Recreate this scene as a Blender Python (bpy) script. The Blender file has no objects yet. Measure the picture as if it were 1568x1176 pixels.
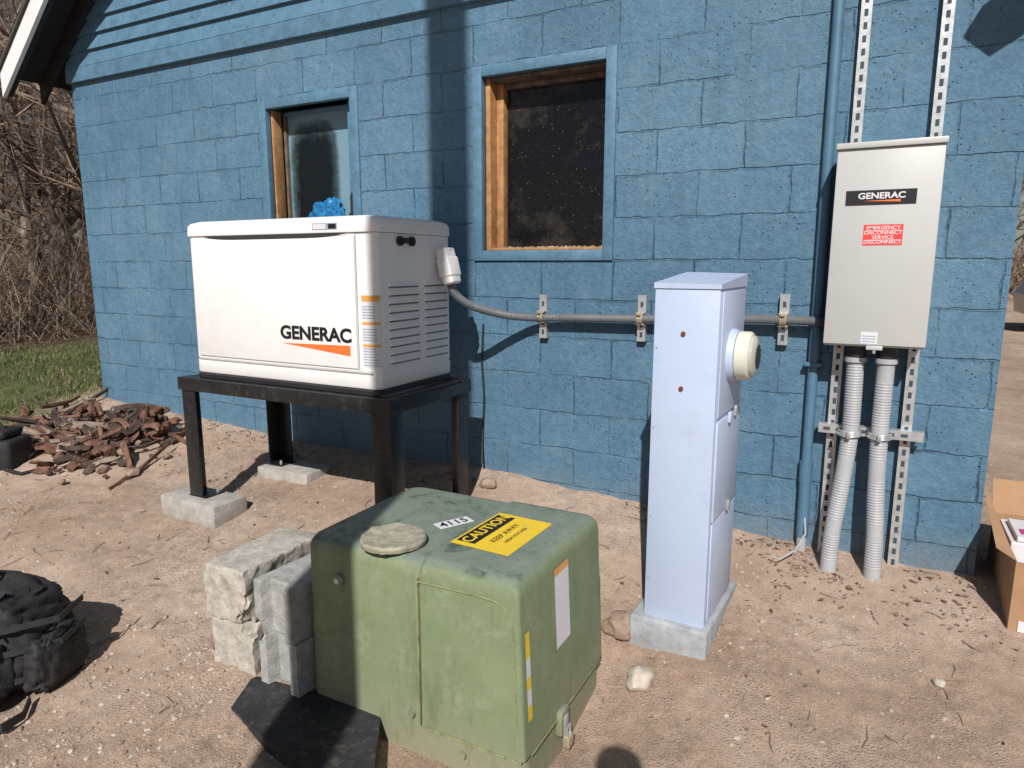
import bpy, bmesh, math, random
from mathutils import Vector, Matrix, noise
random.seed(7)
scene=bpy.context.scene
CZ=1.55
WY=3.35
# ------------------------------------------------------------ materials
def newmat(name):
    m=bpy.data.materials.new(name); m.use_nodes=True
    nt=m.node_tree; b=nt.nodes['Principled BSDF']
    return m,nt,b
def N(nt,t,**k):
    n=nt.nodes.new(t)
    for a,v in k.items():
        setattr(n,a,v)
    return n
def noise_node(nt,vec,scale,detail=4,rough=0.6,dist=0.0):
    n=nt.nodes.new('ShaderNodeTexNoise'); n.inputs['Scale'].default_value=scale
    n.inputs['Detail'].default_value=min(detail,5); n.inputs['Roughness'].default_value=rough
    n.inputs['Distortion'].default_value=dist
    nt.links.new(vec,n.inputs['Vector']); return n.outputs['Fac']
def ramp(nt,fac,stops):
    r=nt.nodes.new('ShaderNodeValToRGB')
    el=r.color_ramp.elements
    while len(el)<len(stops): el.new(0.5)
    for e,(p,c) in zip(el,stops):
        e.position=p; e.color=(c[0],c[1],c[2],1) if hasattr(c,'__len__') else (c,c,c,1)
    nt.links.new(fac,r.inputs['Fac']); return r.outputs['Color']
def mix(nt,fac,a,b,mode='MIX'):
    n=nt.nodes.new('ShaderNodeMix'); n.data_type='RGBA'; n.blend_type=mode
    def s(i,v):
        if hasattr(v,'is_output'): nt.links.new(v,n.inputs[i])
        elif hasattr(v,'__len__'): n.inputs[i].default_value=(v[0],v[1],v[2],1)
        else: n.inputs[i].default_value=v
    s(0,fac); s(6,a); s(7,b); return n.outputs[2]
def math_(nt,op,a,b=0.0,c=None):
    n=nt.nodes.new('ShaderNodeMath'); n.operation=op
    for i,v in enumerate([a,b]+([c] if c is not None else [])):
        if hasattr(v,'is_output'): nt.links.new(v,n.inputs[i])
        else: n.inputs[i].default_value=v
    return n.outputs[0]
def bump(nt,b,h,strength,dist=0.01):
    n=nt.nodes.new('ShaderNodeBump'); n.inputs['Strength'].default_value=strength; n.inputs['Distance'].default_value=dist
    nt.links.new(h,n.inputs['Height']); nt.links.new(n.outputs[0],b.inputs['Normal']); return n
def objco(nt):
    return nt.nodes.new('ShaderNodeTexCoord').outputs['Object']
def simple(name,col,rough=0.5,metal=0.0,var=0.15,scale=6,bs=0.15,bscale=60,dirt=None,dirtamt=0.3,spec=0.5):
    m,nt,b=newmat(name); co=objco(nt)
    f=noise_node(nt,co,scale,4,0.65)
    lo=tuple(c*(1-var) for c in col); hi=tuple(min(1,c*(1+var)) for c in col)
    c=ramp(nt,f,[(0.3,lo),(0.7,hi)])
    if dirt:
        f2=noise_node(nt,co,scale*2.7,5,0.75,0.4)
        k=ramp(nt,f2,[(0.52,0.0),(0.75,dirtamt)])
        c=mix(nt,k,c,dirt)
    nt.links.new(c,b.inputs['Base Color'])
    b.inputs['Roughness'].default_value=rough; b.inputs['Metallic'].default_value=metal
    b.inputs['Specular IOR Level'].default_value=spec
    if bs>0: bump(nt,b,noise_node(nt,co,bscale,3,0.6),bs,0.004)
    return m

def blockwall_mat():
    m,nt,b=newmat('blue_painted_block'); co=objco(nt)
    sep=N(nt,'ShaderNodeSeparateXYZ'); nt.links.new(co,sep.inputs[0])
    nz=nt.nodes.new('ShaderNodeTexNoise'); nz.inputs['Scale'].default_value=9; nz.inputs['Detail'].default_value=4; nz.inputs['Roughness'].default_value=.65
    nt.links.new(co,nz.inputs['Vector'])
    s2=N(nt,'ShaderNodeSeparateXYZ'); nt.links.new(nz.outputs['Color'],s2.inputs[0])
    dx=math_(nt,'MULTIPLY',math_(nt,'SUBTRACT',s2.outputs[0],0.5),0.030)
    dz=math_(nt,'MULTIPLY',math_(nt,'SUBTRACT',s2.outputs[1],0.5),0.030)
    xx=math_(nt,'ADD',math_(nt,'ADD',math_(nt,'ADD',sep.outputs[0],sep.outputs[1]),2.0-3.35+0.4064*40),dx)
    zz=math_(nt,'ADD',math_(nt,'ADD',sep.outputs[2],-1.57+0.2032*20),dz)
    def brick(size,smooth,zo=0.0):
        z2=math_(nt,'ADD',zz,zo)
        cb=N(nt,'ShaderNodeCombineXYZ'); nt.links.new(xx,cb.inputs[0]); nt.links.new(z2,cb.inputs[1])
        br=N(nt,'ShaderNodeTexBrick'); br.offset=0.5; br.offset_frequency=2
        nt.links.new(cb.outputs[0],br.inputs['Vector'])
        br.inputs['Scale'].default_value=1; br.inputs['Brick Width'].default_value=0.4064; br.inputs['Row Height'].default_value=0.2032
        br.inputs['Mortar Size'].default_value=size; br.inputs['Mortar Smooth'].default_value=smooth
        br.inputs['Color1'].default_value=(0.0,0,0,1); br.inputs['Color2'].default_value=(1,1,1,1); br.inputs['Mortar'].default_value=(0.5,0.5,0.5,1)
        return br
    br=brick(.0060,.7); thin=brick(.0013,.3,.0045)
    big=noise_node(nt,co,1.0,5,0.72)
    c=ramp(nt,big,[(0.3,(0.068,0.152,0.232)),(0.5,(0.090,0.190,0.283)),(0.7,(0.120,0.226,0.318))])
    c=mix(nt,1.0,c,ramp(nt,br.outputs['Color'],[(0,0.95),(1,1.05)]),'MULTIPLY')
    mot=noise_node(nt,co,26,5,0.85); c=mix(nt,1.0,c,ramp(nt,mot,[(0.3,0.78),(0.7,1.2)]),'MULTIPLY')
    patch=ramp(nt,noise_node(nt,co,2.6,5,0.75),[(0.38,0.0),(0.66,1.0)])
    jf=math_(nt,'MULTIPLY',br.outputs['Fac'],patch)
    c=mix(nt,math_(nt,'MULTIPLY',jf,0.22),c,(0.02,0.06,0.10))
    crack=math_(nt,'MULTIPLY',thin.outputs['Fac'],ramp(nt,noise_node(nt,co,3.7,5,0.85),[(0.48,0.0),(0.62,0.95)]))
    c=mix(nt,math_(nt,'MULTIPLY',crack,0.9),c,(0.006,0.016,0.025))
    # worn, chalked paint: broad faded areas plus small scrapes
    wear=ramp(nt,noise_node(nt,co,3.3,5,0.85,0.8),[(0.52,0.0),(0.75,0.40)])
    c=mix(nt,wear,c,(0.19,0.275,0.345))
    sc=ramp(nt,noise_node(nt,co,17,5,0.9,0.6),[(0.60,0.0),(0.74,0.55)])
    c=mix(nt,sc,c,(0.26,0.36,0.43))
    mp=N(nt,'ShaderNodeMapping'); mp.inputs['Scale'].default_value=(1,1,.14); nt.links.new(co,mp.inputs[0])
    stk=ramp(nt,noise_node(nt,mp.outputs[0],11,5,0.75),[(0.50,0.0),(0.72,0.32)]); c=mix(nt,stk,c,(0.050,0.105,0.155))
    v=N(nt,'ShaderNodeTexVoronoi'); v.inputs['Scale'].default_value=42; nt.links.new(co,v.inputs['Vector'])
    pin=ramp(nt,v.outputs['Distance'],[(0.05,1.0),(0.17,0.0)])
    pm=ramp(nt,noise_node(nt,co,5,4,0.7),[(0.46,0.0),(0.58,1.0)])
    pinf=math_(nt,'MULTIPLY',pin,pm)
    c=mix(nt,math_(nt,'MULTIPLY',pinf,0.75),c,(0.015,0.035,0.06))
    zn=math_(nt,'ADD',sep.outputs[2],math_(nt,'MULTIPLY',noise_node(nt,co,6,5,0.7),0.35))
    sp=ramp(nt,zn,[(0.42,0.40),(0.62,0.0)])
    c=mix(nt,sp,c,(0.22,0.22,0.21))
    nt.links.new(c,b.inputs['Base Color']); b.inputs['Roughness'].default_value=0.55
    b.inputs['Specular IOR Level'].default_value=0.4
    h=math_(nt,'MULTIPLY',noise_node(nt,co,60,5,0.8),0.55)
    h=math_(nt,'ADD',h,math_(nt,'MULTIPLY',noise_node(nt,co,9,5,0.7),0.6))
    h=math_(nt,'SUBTRACT',h,math_(nt,'MULTIPLY',jf,0.8))
    h=math_(nt,'SUBTRACT',h,math_(nt,'MULTIPLY',crack,0.8))
    h=math_(nt,'SUBTRACT',h,math_(nt,'MULTIPLY',pinf,0.6))
    bump(nt,b,h,0.95,0.014)
    return m

def ground_mat():
    m,nt,b=newmat('dirt_and_gravel_ground'); co=objco(nt)
    a=noise_node(nt,co,0.9,5,0.7); c=ramp(nt,a,[(0.32,(0.33,0.228,0.165)),(0.5,(0.435,0.318,0.242)),(0.68,(0.52,0.405,0.325))])
    f=noise_node(nt,co,20,5,0.85); rough_area=ramp(nt,noise_node(nt,co,1.4,4,0.7),[(0.40,0.25),(0.62,1.0)])
    c=mix(nt,rough_area,c,mix(nt,1.0,c,ramp(nt,f,[(0.3,0.55),(0.7,1.25)]),'MULTIPLY'))
    g2=noise_node(nt,co,160,4,0.8); c=mix(nt,1.0,c,ramp(nt,g2,[(0.32,0.72),(0.68,1.22)]),'MULTIPLY')
    v=N(nt,'ShaderNodeTexVoronoi'); v.inputs['Scale'].default_value=90; nt.links.new(co,v.inputs['Vector'])
    vm=ramp(nt,v.outputs['Distance'],[(0.15,1.0),(0.42,0.0)])
    pm=ramp(nt,noise_node(nt,co,3,5,0.7),[(0.45,0.0),(0.60,0.65)])
    vv=math_(nt,'MULTIPLY',vm,pm)
    bw=N(nt,'ShaderNodeSeparateColor'); nt.links.new(v.outputs['Color'],bw.inputs[0])
    pc=ramp(nt,bw.outputs[0],[(0,(0.20,0.15,0.12)),(0.5,(0.42,0.34,0.28)),(1,(0.58,0.51,0.45))])
    c=mix(nt,vv,c,pc)
    at=N(nt,'ShaderNodeVertexColor'); at.layer_name='zone'
    sc=N(nt,'ShaderNodeSeparateColor'); nt.links.new(at.outputs['Color'],sc.inputs[0])
    gr=ramp(nt,noise_node(nt,co,7,5,0.7),[(0.3,(0.045,0.065,0.02)),(0.7,(0.14,0.13,0.065))])
    c=mix(nt,sc.outputs[0],c,gr)
    lf=ramp(nt,noise_node(nt,co,16,5,0.8),[(0.3,(0.05,0.03,0.02)),(0.7,(0.20,0.13,0.085))])
    c=mix(nt,sc.outputs[1],c,lf)
    nt.links.new(c,b.inputs['Base Color']); b.inputs['Roughness'].default_value=0.95; b.inputs['Specular IOR Level'].default_value=0.15
    h=math_(nt,'ADD',math_(nt,'MULTIPLY',math_(nt,'MULTIPLY',f,rough_area),0.9),math_(nt,'MULTIPLY',vv,0.5))
    h=math_(nt,'ADD',h,math_(nt,'MULTIPLY',g2,0.3))
    bump(nt,b,h,0.8,0.016)
    return m
def glass_mat():
    m,nt,b=newmat('dirty_window_glass'); co=objco(nt)
    v=noise_node(nt,co,95,5,0.95); sp=ramp(nt,v,[(0.60,0.0),(0.68,0.6)])
    c=mix(nt,sp,(0.006,0.006,0.007),(0.22,0.20,0.18))
    sep=N(nt,'ShaderNodeSeparateXYZ'); nt.links.new(co,sep.inputs[0])
    v2=math_(nt,'ADD',noise_node(nt,co,4,5,0.75),math_(nt,'MULTIPLY',math_(nt,'ABSOLUTE',math_(nt,'ADD',sep.outputs[2],-2.05)),0.45))
    c=mix(nt,ramp(nt,v2,[(0.62,0.0),(0.9,0.4)]),c,(0.13,0.10,0.08))
    vo=N(nt,'ShaderNodeTexVoronoi'); vo.inputs['Scale'].default_value=34; nt.links.new(co,vo.inputs['Vector'])
    c=mix(nt,ramp(nt,vo.outputs['Distance'],[(0.04,0.6),(0.09,0.0)]),c,(0.4,0.38,0.36))
    nt.links.new(c,b.inputs['Base Color']); nt.links.new(ramp(nt,v,[(0.5,0.12),(0.7,0.6)]),b.inputs['Roughness'])
    b.inputs['Specular IOR Level'].default_value=0.3
    return m
def frost_mat():
    m,nt,b=newmat('hazed_window_glass'); co=objco(nt)
    sep=N(nt,'ShaderNodeSeparateXYZ'); nt.links.new(co,sep.inputs[0])
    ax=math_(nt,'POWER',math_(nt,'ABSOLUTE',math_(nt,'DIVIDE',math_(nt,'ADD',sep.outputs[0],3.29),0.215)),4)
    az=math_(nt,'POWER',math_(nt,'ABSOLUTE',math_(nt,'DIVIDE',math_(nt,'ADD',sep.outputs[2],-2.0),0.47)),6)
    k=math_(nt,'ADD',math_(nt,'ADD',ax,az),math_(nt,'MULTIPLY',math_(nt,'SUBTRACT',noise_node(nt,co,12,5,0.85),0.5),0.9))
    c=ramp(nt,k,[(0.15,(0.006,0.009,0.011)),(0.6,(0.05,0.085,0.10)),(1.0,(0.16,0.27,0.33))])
    nt.links.new(c,b.inputs['Base Color']); b.inputs['Roughness'].default_value=0.3; b.inputs['Specular IOR Level'].default_value=0.3
    return m
def wood_mat(name,lo,hi,patchy=None):
    m,nt,b=newmat(name); co=objco(nt)
    mp=N(nt,'ShaderNodeMapping'); mp.inputs['Scale'].default_value=(30,30,2); nt.links.new(co,mp.inputs[0])
    f=noise_node(nt,mp.outputs[0],1.5,5,0.7,0.6)
    c=ramp(nt,f,[(0.3,lo),(0.7,hi)])
    if patchy: c=mix(nt,ramp(nt,noise_node(nt,co,13,5,0.8),[(0.42,0.0),(0.6,1.0)]),c,patchy)
    nt.links.new(c,b.inputs['Base Color']); b.inputs['Roughness'].default_value=0.7
    bump(nt,b,f,0.3,0.004); return m

def transformer_mat():
    m,nt,b=newmat('weathered_green_enamel'); co=objco(nt)
    a=noise_node(nt,co,3,5,0.7); c=ramp(nt,a,[(0.3,(0.165,0.210,0.115)),(0.7,(0.218,0.265,0.150))])
    s=ramp(nt,noise_node(nt,co,9,5,0.85,0.5),[(0.53,0.0),(0.72,0.55)])
    c=mix(nt,s,c,(0.32,0.33,0.23))
    g=N(nt,'ShaderNodeNewGeometry'); sp=N(nt,'ShaderNodeSeparateXYZ'); nt.links.new(g.outputs['Normal'],sp.inputs[0])
    up=ramp(nt,sp.outputs[2],[(0.5,0.0),(0.9,1.0)])
    tc=ramp(nt,noise_node(nt,co,5,5,0.8,0.8),[(0.37,(0.06,0.085,0.07)),(0.46,(0.165,0.205,0.165)),(0.75,(0.24,0.28,0.23))])
    c=mix(nt,up,c,tc)
    s3=N(nt,'ShaderNodeSeparateXYZ'); nt.links.new(co,s3.inputs[0])
    zz=math_(nt,'ADD',s3.outputs[2],math_(nt,'MULTIPLY',noise_node(nt,co,8,5,0.7),0.18))
    c=mix(nt,ramp(nt,zz,[(0.06,0.75),(0.30,0.0)]),c,(0.30,0.26,0.185))
    mp=N(nt,'ShaderNodeMapping'); mp.inputs['Scale'].default_value=(1,1,.18); nt.links.new(co,mp.inputs[0])
    st=ramp(nt,noise_node(nt,mp.outputs[0],22,5,0.8),[(0.53,0.0),(0.72,0.5)]); c=mix(nt,st,c,(0.10,0.12,0.07))
    sc=ramp(nt,noise_node(nt,co,32,5,0.85,1.5),[(0.66,0.0),(0.70,0.85)])
    c=mix(nt,sc,c,(0.05,0.045,0.03))
    nt.links.new(c,b.inputs['Base Color']); b.inputs['Roughness'].default_value=0.6
    b.inputs['Specular IOR Level'].default_value=0.35
    bump(nt,b,noise_node(nt,co,14,4,0.6),0.12,0.01); return m

M={}
M['wall']=blockwall_mat(); M['ground']=ground_mat(); M['glass']=glass_mat(); M['frost']=frost_mat()
M['trim']=simple('blue_painted_wood',(0.088,0.186,0.275),0.6,var=0.18,scale=9,bs=0.5,bscale=40,dirt=(0.02,0.04,0.06),dirtamt=0.6)
M['pipeblue']=simple('blue_painted_pipe',(0.078,0.170,0.255),0.45,var=0.12,scale=12,bs=0.15)
M['wood']=wood_mat('raw_window_timber',(0.34,0.16,0.06),(0.55,0.31,0.13),(0.30,0.15,0.06))
M['woodold']=wood_mat('weathered_window_timber',(0.11,0.075,0.05),(0.24,0.16,0.10),(0.07,0.06,0.055))
M['fascia']=simple('white_fascia',(0.72,0.72,0.72),0.6,var=0.08)
M['soffit']=simple('dark_soffit',(0.015,0.015,0.018),0.7)
M['shingle']=simple('asphalt_shingles',(0.06,0.055,0.05),0.9,var=0.4,scale=20,bs=0.6)
M['gwhite']=simple('white_powder_coat',(0.80,0.79,0.78),0.38,var=0.03,scale=3,bs=0.06,bscale=200,dirt=(0.55,0.50,0.42),dirtamt=0.15)
M['gap']=simple('panel_gap_shadow',(0.03,0.03,0.03),0.8,bs=0)
M['lgap']=simple('louvre_slot',(0.16,0.165,0.18),0.8,bs=0)
M['seam']=simple('panel_seam',(0.33,0.32,0.31),0.7,bs=0)
M['black']=simple('black_painted_steel',(0.012,0.012,0.013),0.38,var=0.4,scale=8,bs=0.3,bscale=30,dirt=(0.12,0.10,0.08),dirtamt=0.35)
M['blackp']=simple('black_plastic',(0.02,0.02,0.022),0.45,var=0.2)
M['ink']=simple('printed_black',(0.01,0.01,0.012),0.45,bs=0)
M['orange']=simple('printed_orange',(0.80,0.17,0.03),0.5,var=0.04,bs=0)
M['labelw']=simple('label_white',(0.66,0.66,0.68),0.45,var=0.05,bs=0)
M['labelo']=simple('label_amber',(0.70,0.34,0.08),0.5,var=0.05,bs=0)
M['labelb']=simple('label_print_grey',(0.30,0.34,0.44),0.5,var=0.1,bs=0)
M['concrete']=simple('grey_concrete',(0.38,0.355,0.325),0.92,var=0.25,scale=14,bs=0.7,bscale=90,dirt=(0.28,0.21,0.15),dirtamt=0.6)
M['conc2']=simple('blue_grey_concrete',(0.33,0.35,0.37),0.92,var=0.25,scale=14,bs=0.7,bscale=90,dirt=(0.28,0.21,0.15),dirtamt=0.6)
M['cmu']=simple('cinder_block_concrete',(0.42,0.385,0.335),0.95,var=0.28,scale=26,bs=1.0,bscale=60,dirt=(0.20,0.165,0.13),dirtamt=0.8)
M['cmu2']=simple('cinder_block_smooth',(0.34,0.335,0.32),0.95,var=0.25,scale=22,bs=1.0,bscale=110,dirt=(0.22,0.18,0.14),dirtamt=0.6)
M['green']=transformer_mat()
M['greenedge']=simple('worn_green_edge',(0.25,0.26,0.13),0.7,var=0.3,scale=25,bs=0.3,dirt=(0.10,0.06,0.03),dirtamt=0.9)
M['yellow']=simple('caution_yellow',(0.78,0.54,0.03),0.5,var=0.06,bs=0,dirt=(0.5,0.4,0.15),dirtamt=0.5)
M['ped']=simple('pale_blue_grey_enamel',(0.44,0.52,0.68),0.42,var=0.04,scale=1.5,bs=0.1,bscale=30,dirt=(0.33,0.37,0.47),dirtamt=0.45)
M['rust']=simple('rust',(0.16,0.045,0.018),0.9,var=0.4,scale=40)
M['meter']=simple('meter_ring_ivory',(0.62,0.61,0.52),0.4,var=0.05)
M['mglass']=simple('meter_glass',(0.45,0.45,0.42),0.08,var=0.1,bs=0)
M['ats']=simple('light_grey_enamel',(0.475,0.475,0.465),0.42,var=0.03,scale=3,bs=0.08,bscale=120)
M['red']=simple('red_label',(0.75,0.05,0.045),0.5,var=0.03,bs=0)
M['galv']=simple('galvanised_steel',(0.55,0.56,0.57),0.38,metal=0.6,var=0.2,scale=30,bs=0.15)
M['slot']=simple('strut_slot',(0.035,0.06,0.08),0.8,bs=0)
M['pvc']=simple('grey_pvc',(0.38,0.39,0.41),0.5,var=0.08,scale=9,dirt=(0.33,0.28,0.24),dirtamt=0.3)
M['flex']=simple('liquidtight_conduit',(0.14,0.145,0.155),0.5,var=0.1)
M['brass']=simple('yellow_zinc_clamp',(0.55,0.46,0.32),0.4,metal=0.5)
M['fabric']=simple('black_nylon_fabric',(0.016,0.016,0.018),0.75,var=0.4,scale=8,bs=0.6,bscale=120,dirt=(0.09,0.075,0.06),dirtamt=0.35)
M['web']=simple('webbing_strap',(0.028,0.028,0.031),0.7,var=0.3,scale=60,bs=0.4,bscale=200)
M['rubber']=simple('black_rubber_mat',(0.022,0.022,0.025),0.8,var=0.4,scale=9,bs=0.4,dirt=(0.2,0.16,0.12),dirtamt=0.5)
M['bark']=simple('tree_bark',(0.19,0.145,0.115),0.95,var=0.45,scale=3,bs=0)
M['twig']=simple('brush_twigs',(0.26,0.19,0.14),0.95,var=0.5,scale=1.5,bs=0)
M['debris1']=simple('rusty_scrap',(0.15,0.075,0.05),0.9,var=0.6,scale=14,bs=0.5)
M['debris2']=simple('weathered_wood_scrap',(0.26,0.20,0.155),0.9,var=0.4,scale=20,bs=0.5)
M['debris3']=simple('dark_bark_scrap',(0.07,0.047,0.037),0.9,var=0.5,scale=20,bs=0.5)
M['leafd']=simple('dry_leaf',(0.24,0.155,0.105),0.9,var=0.4,scale=30,bs=0)
M['grass']=simple('grass_blades',(0.11,0.15,0.035),0.8,var=0.5,scale=3,bs=0)
M['rock1']=simple('pale_stone',(0.47,0.41,0.345),0.9,var=0.25,scale=25,bs=0.5)
M['rock2']=simple('grey_stone',(0.37,0.315,0.27),0.9,var=0.3,scale=25,bs=0.5)
M['rock3']=simple('brown_stone',(0.31,0.22,0.165),0.9,var=0.3,scale=25,bs=0.5)
M['card']=simple('cardboard',(0.36,0.21,0.115),0.85,var=0.1,scale=10,bs=0.15)
M['cardw']=simple('white_print_board',(0.66,0.64,0.66),0.6,var=0.05,bs=0)
M['pink']=simple('magenta_print',(0.55,0.05,0.24),0.5,bs=0)
M['bag']=simple('blue_plastic_bag',(0.02,0.17,0.38),0.25,var=0.5,scale=30,bs=0.8,bscale=40)
M['carpaint']=simple('dark_car_paint',(0.02,0.022,0.028),0.2,bs=0)
M['carglass']=simple('car_glass',(0.01,0.01,0.012),0.08,bs=0)
M['tyre']=simple('tyre_rubber',(0.015,0.015,0.015),0.85,bs=0)
M['pole']=wood_mat('pole_timber',(0.10,0.07,0.045),(0.20,0.14,0.09))
M['cloth']=simple('dark_jacket',(0.04,0.05,0.07),0.85)
M['interior']=simple('dark_interior',(0.03,0.028,0.025),0.9,bs=0)
M['lichen']=simple('dusty_disc_stone',(0.30,0.28,0.21),0.95,var=0.35,scale=22,bs=0.9,bscale=40,dirt=(0.5,0.47,0.4),dirtamt=0.7)

# ------------------------------------------------------------ mesh helpers
class MB:
    def __init__(s): s.v=[];s.f=[];s.m=[];s.mats=[]
    def mi(s,k):
        if k not in s.mats: s.mats.append(k)
        return s.mats.index(k)
    def add(s,vs,fs,k):
        o=len(s.v); s.v+= [tuple(v) for v in vs]; i=s.mi(k)
        for f in fs: s.f.append(tuple(o+j for j in f)); s.m.append(i)
    def box(s,x0,x1,y0,y1,z0,z1,k,bev=0.0,mat=None,seg=2):
        bm=bmesh.new(); bmesh.ops.create_cube(bm,size=1)
        for v in bm.verts:
            v.co=Vector(((x0+x1)/2+v.co.x*(x1-x0),(y0+y1)/2+v.co.y*(y1-y0),(z0+z1)/2+v.co.z*(z1-z0)))
        if bev>0: bmesh.ops.bevel(bm,geom=bm.edges[:],offset=bev,segments=seg,affect='EDGES',profile=0.5)
        s.bm(bm,k,mat)
    def bm(s,bm,k,mat=None):
        if mat is not None: bmesh.ops.transform(bm,matrix=mat,verts=bm.verts)
        bm.verts.ensure_lookup_table()
        for i,v in enumerate(bm.verts): v.index=i
        s.add([v.co.copy() for v in bm.verts],[[v.index for v in f.verts] for f in bm.faces],k); bm.free()
    def tube(s,pts,r,k,seg=10,caps=True):
        pts=[Vector(p) for p in pts]; n=len(pts)
        rs=r if hasattr(r,'__len__') else [r]*n
        vs=[];up=None
        for i,p in enumerate(pts):
            d=(pts[min(i+1,n-1)]-pts[max(i-1,0)]).normalized()
            if up is None: up=d.orthogonal().normalized()
            else:
                up=(up-d*up.dot(d)); up=up.normalized() if up.length>1e-6 else d.orthogonal().normalized()
            w=d.cross(up)
            for j in range(seg):
                a=2*math.pi*j/seg; vs.append(p+(up*math.cos(a)+w*math.sin(a))*rs[i])
        fs=[]
        for i in range(n-1):
            for j in range(seg):
                a=i*seg+j;b=i*seg+(j+1)%seg; fs.append((a,b,b+seg,a+seg))
        if caps: fs.append(tuple(reversed(range(seg)))); fs.append(tuple(range((n-1)*seg,n*seg)))
        s.add(vs,fs,k)
    def strap(s,pts,w,t,side,k):
        pts=[Vector(p) for p in pts]; sd=Vector(side).normalized(); vs=[];n=len(pts)
        for i,p in enumerate(pts):
            d=(pts[min(i+1,n-1)]-pts[max(i-1,0)]).normalized(); nn=d.cross(sd).normalized(); s2=nn.cross(d).normalized()
            vs+=[p-s2*w/2-nn*t/2,p+s2*w/2-nn*t/2,p+s2*w/2+nn*t/2,p-s2*w/2+nn*t/2]
        fs=[(i*4+j,i*4+(j+1)%4,i*4+4+(j+1)%4,i*4+4+j) for i in range(n-1) for j in range(4)]+[(3,2,1,0),tuple(range(n*4-4,n*4))]
        s.add(vs,fs,k)
    def loft(s,rings,k,cs=7,cap=True):
        vs=[]
        for (x0,x1,y0,y1,r,z) in rings:
            for (cx,cy,a0) in ((x1-r,y1-r,0),(x0+r,y1-r,90),(x0+r,y0+r,180),(x1-r,y0+r,270)):
                for i in range(cs+1):
                    a=math.radians(a0+90*i/cs); vs.append((cx+r*math.cos(a),cy+r*math.sin(a),z))
        n=4*(cs+1); fs=[]
        for i in range(len(rings)-1):
            for j in range(n):
                a=i*n+j;b=i*n+(j+1)%n; fs.append((a,b,b+n,a+n))
        if cap: fs.append(tuple(reversed(range(n)))); fs.append(tuple(range((len(rings)-1)*n,len(rings)*n)))
        s.add(vs,fs,k)
    def quad(s,a,b,c,d,k): s.add([a,b,c,d],[(0,1,2,3)],k)
    def obj(s,name,parent=None,smooth=True,ang=35):
        me=bpy.data.meshes.new(name); me.from_pydata(s.v,[],s.f)
        for k in s.mats: me.materials.append(M[k])
        me.polygons.foreach_set('material_index',s.m)
        me.update()
        if smooth:
            me.polygons.foreach_set('use_smooth',[True]*len(me.polygons))
            me.set_sharp_from_angle(angle=math.radians(ang))
        o=bpy.data.objects.new(name,me); scene.collection.objects.link(o)
        if parent:
            o.parent=parent; o.matrix_parent_inverse=Matrix.Translation(-Vector(parent.location))
        return o
def empty(name,loc):
    e=bpy.data.objects.new(name,None); e.location=loc; e.empty_display_size=0.2; scene.collection.objects.link(e); return e
def text(name,body,size,origin,xdir,ydir,k,parent,sx=1.0,bold=0.0,ext=0.0006):
    cu=bpy.data.curves.new(name+'_c','FONT'); cu.body=body; cu.size=size; cu.extrude=ext; cu.offset=bold; cu.align_x='CENTER'; cu.align_y='CENTER'
    tmp=bpy.data.objects.new(name+'_t',cu); scene.collection.objects.link(tmp)
    dg=bpy.context.evaluated_depsgraph_get(); me=bpy.data.meshes.new_from_object(tmp.evaluated_get(dg))
    bpy.data.objects.remove(tmp)
    X=Vector(xdir).normalized();Y=Vector(ydir).normalized();Z=X.cross(Y)
    mt=Matrix((X*sx,Y,Z)).transposed().to_4x4(); mt.translation=Vector(origin); me.transform(mt)
    me.materials.clear(); me.materials.append(M[k])
    o=bpy.data.objects.new(name,me); scene.collection.objects.link(o)
    if parent: o.parent=parent; o.matrix_parent_inverse=Matrix.Translation(-Vector(parent.location))
    return o

# ------------------------------------------------------------ ground
def lerp(a,b,t): return a+(b-a)*t
def sm(a,b,x):
    t=max(0,min(1,(x-a)/(b-a))); return t*t*(3-2*t)
GW=[(-60,0.7),(-9,0.50),(-5.6,0.46),(-3.28,0.355),(-1.7,0.378),(-0.2,0.24),(0.35,0.23),(6,0.2),(60,0.2)]
def gw(x):
    if x<=GW[0][0]: return GW[0][1]
    for (a,b),(c,d) in zip(GW,GW[1:]):
        if x<=c: return lerp(b,d,(x-a)/(c-a))
    return GW[-1][1]
def gbase(x,y):
    p=lerp(1.7,2.7,sm(-2.6,-1.2,x))
    t=max(0,min(1,y/WY))
    g=gw(x)*t**p
    g-=0.075*math.exp(-((x+1.0)/0.65)**2-((y-1.85)/0.6)**2)
    g-=0.060*math.exp(-((x+.80)/0.26)**2-((y-2.05)/0.34)**2)
    return g
def G(x,y,fine=True):
    g=gbase(x,y)
    n=noise.noise(Vector((x*1.7,y*1.7,0)))*0.018+noise.noise(Vector((x*6,y*6,3)))*0.012
    if fine:
        k=.35+.9*max(0,noise.noise(Vector((x*1.4,y*1.4,21)))+.25)
        n+=(noise.noise(Vector((x*14,y*14,5)))*0.009+noise.noise(Vector((x*28,y*28,15)))*0.006+abs(noise.noise(Vector((x*50,y*50,9))))*0.005)*k
    return g+n
def axis(lo,hi,step,far):
    a=[];x=lo
    while x<hi+1e-6: a.append(x); x+=step
    s=step;x=a[0];L=[]
    while x>-far: s*=1.22; x-=s; L.append(x)
    s=step;x=a[-1];Rr=[]
    while x<far: s*=1.22; x+=s; Rr.append(x)
    return L[::-1]+a+Rr
xs=axis(-6.2,1.4,0.021,400); ys=axis(0.9,3.5,0.021,400)
vs=[];zone=[]
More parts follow.
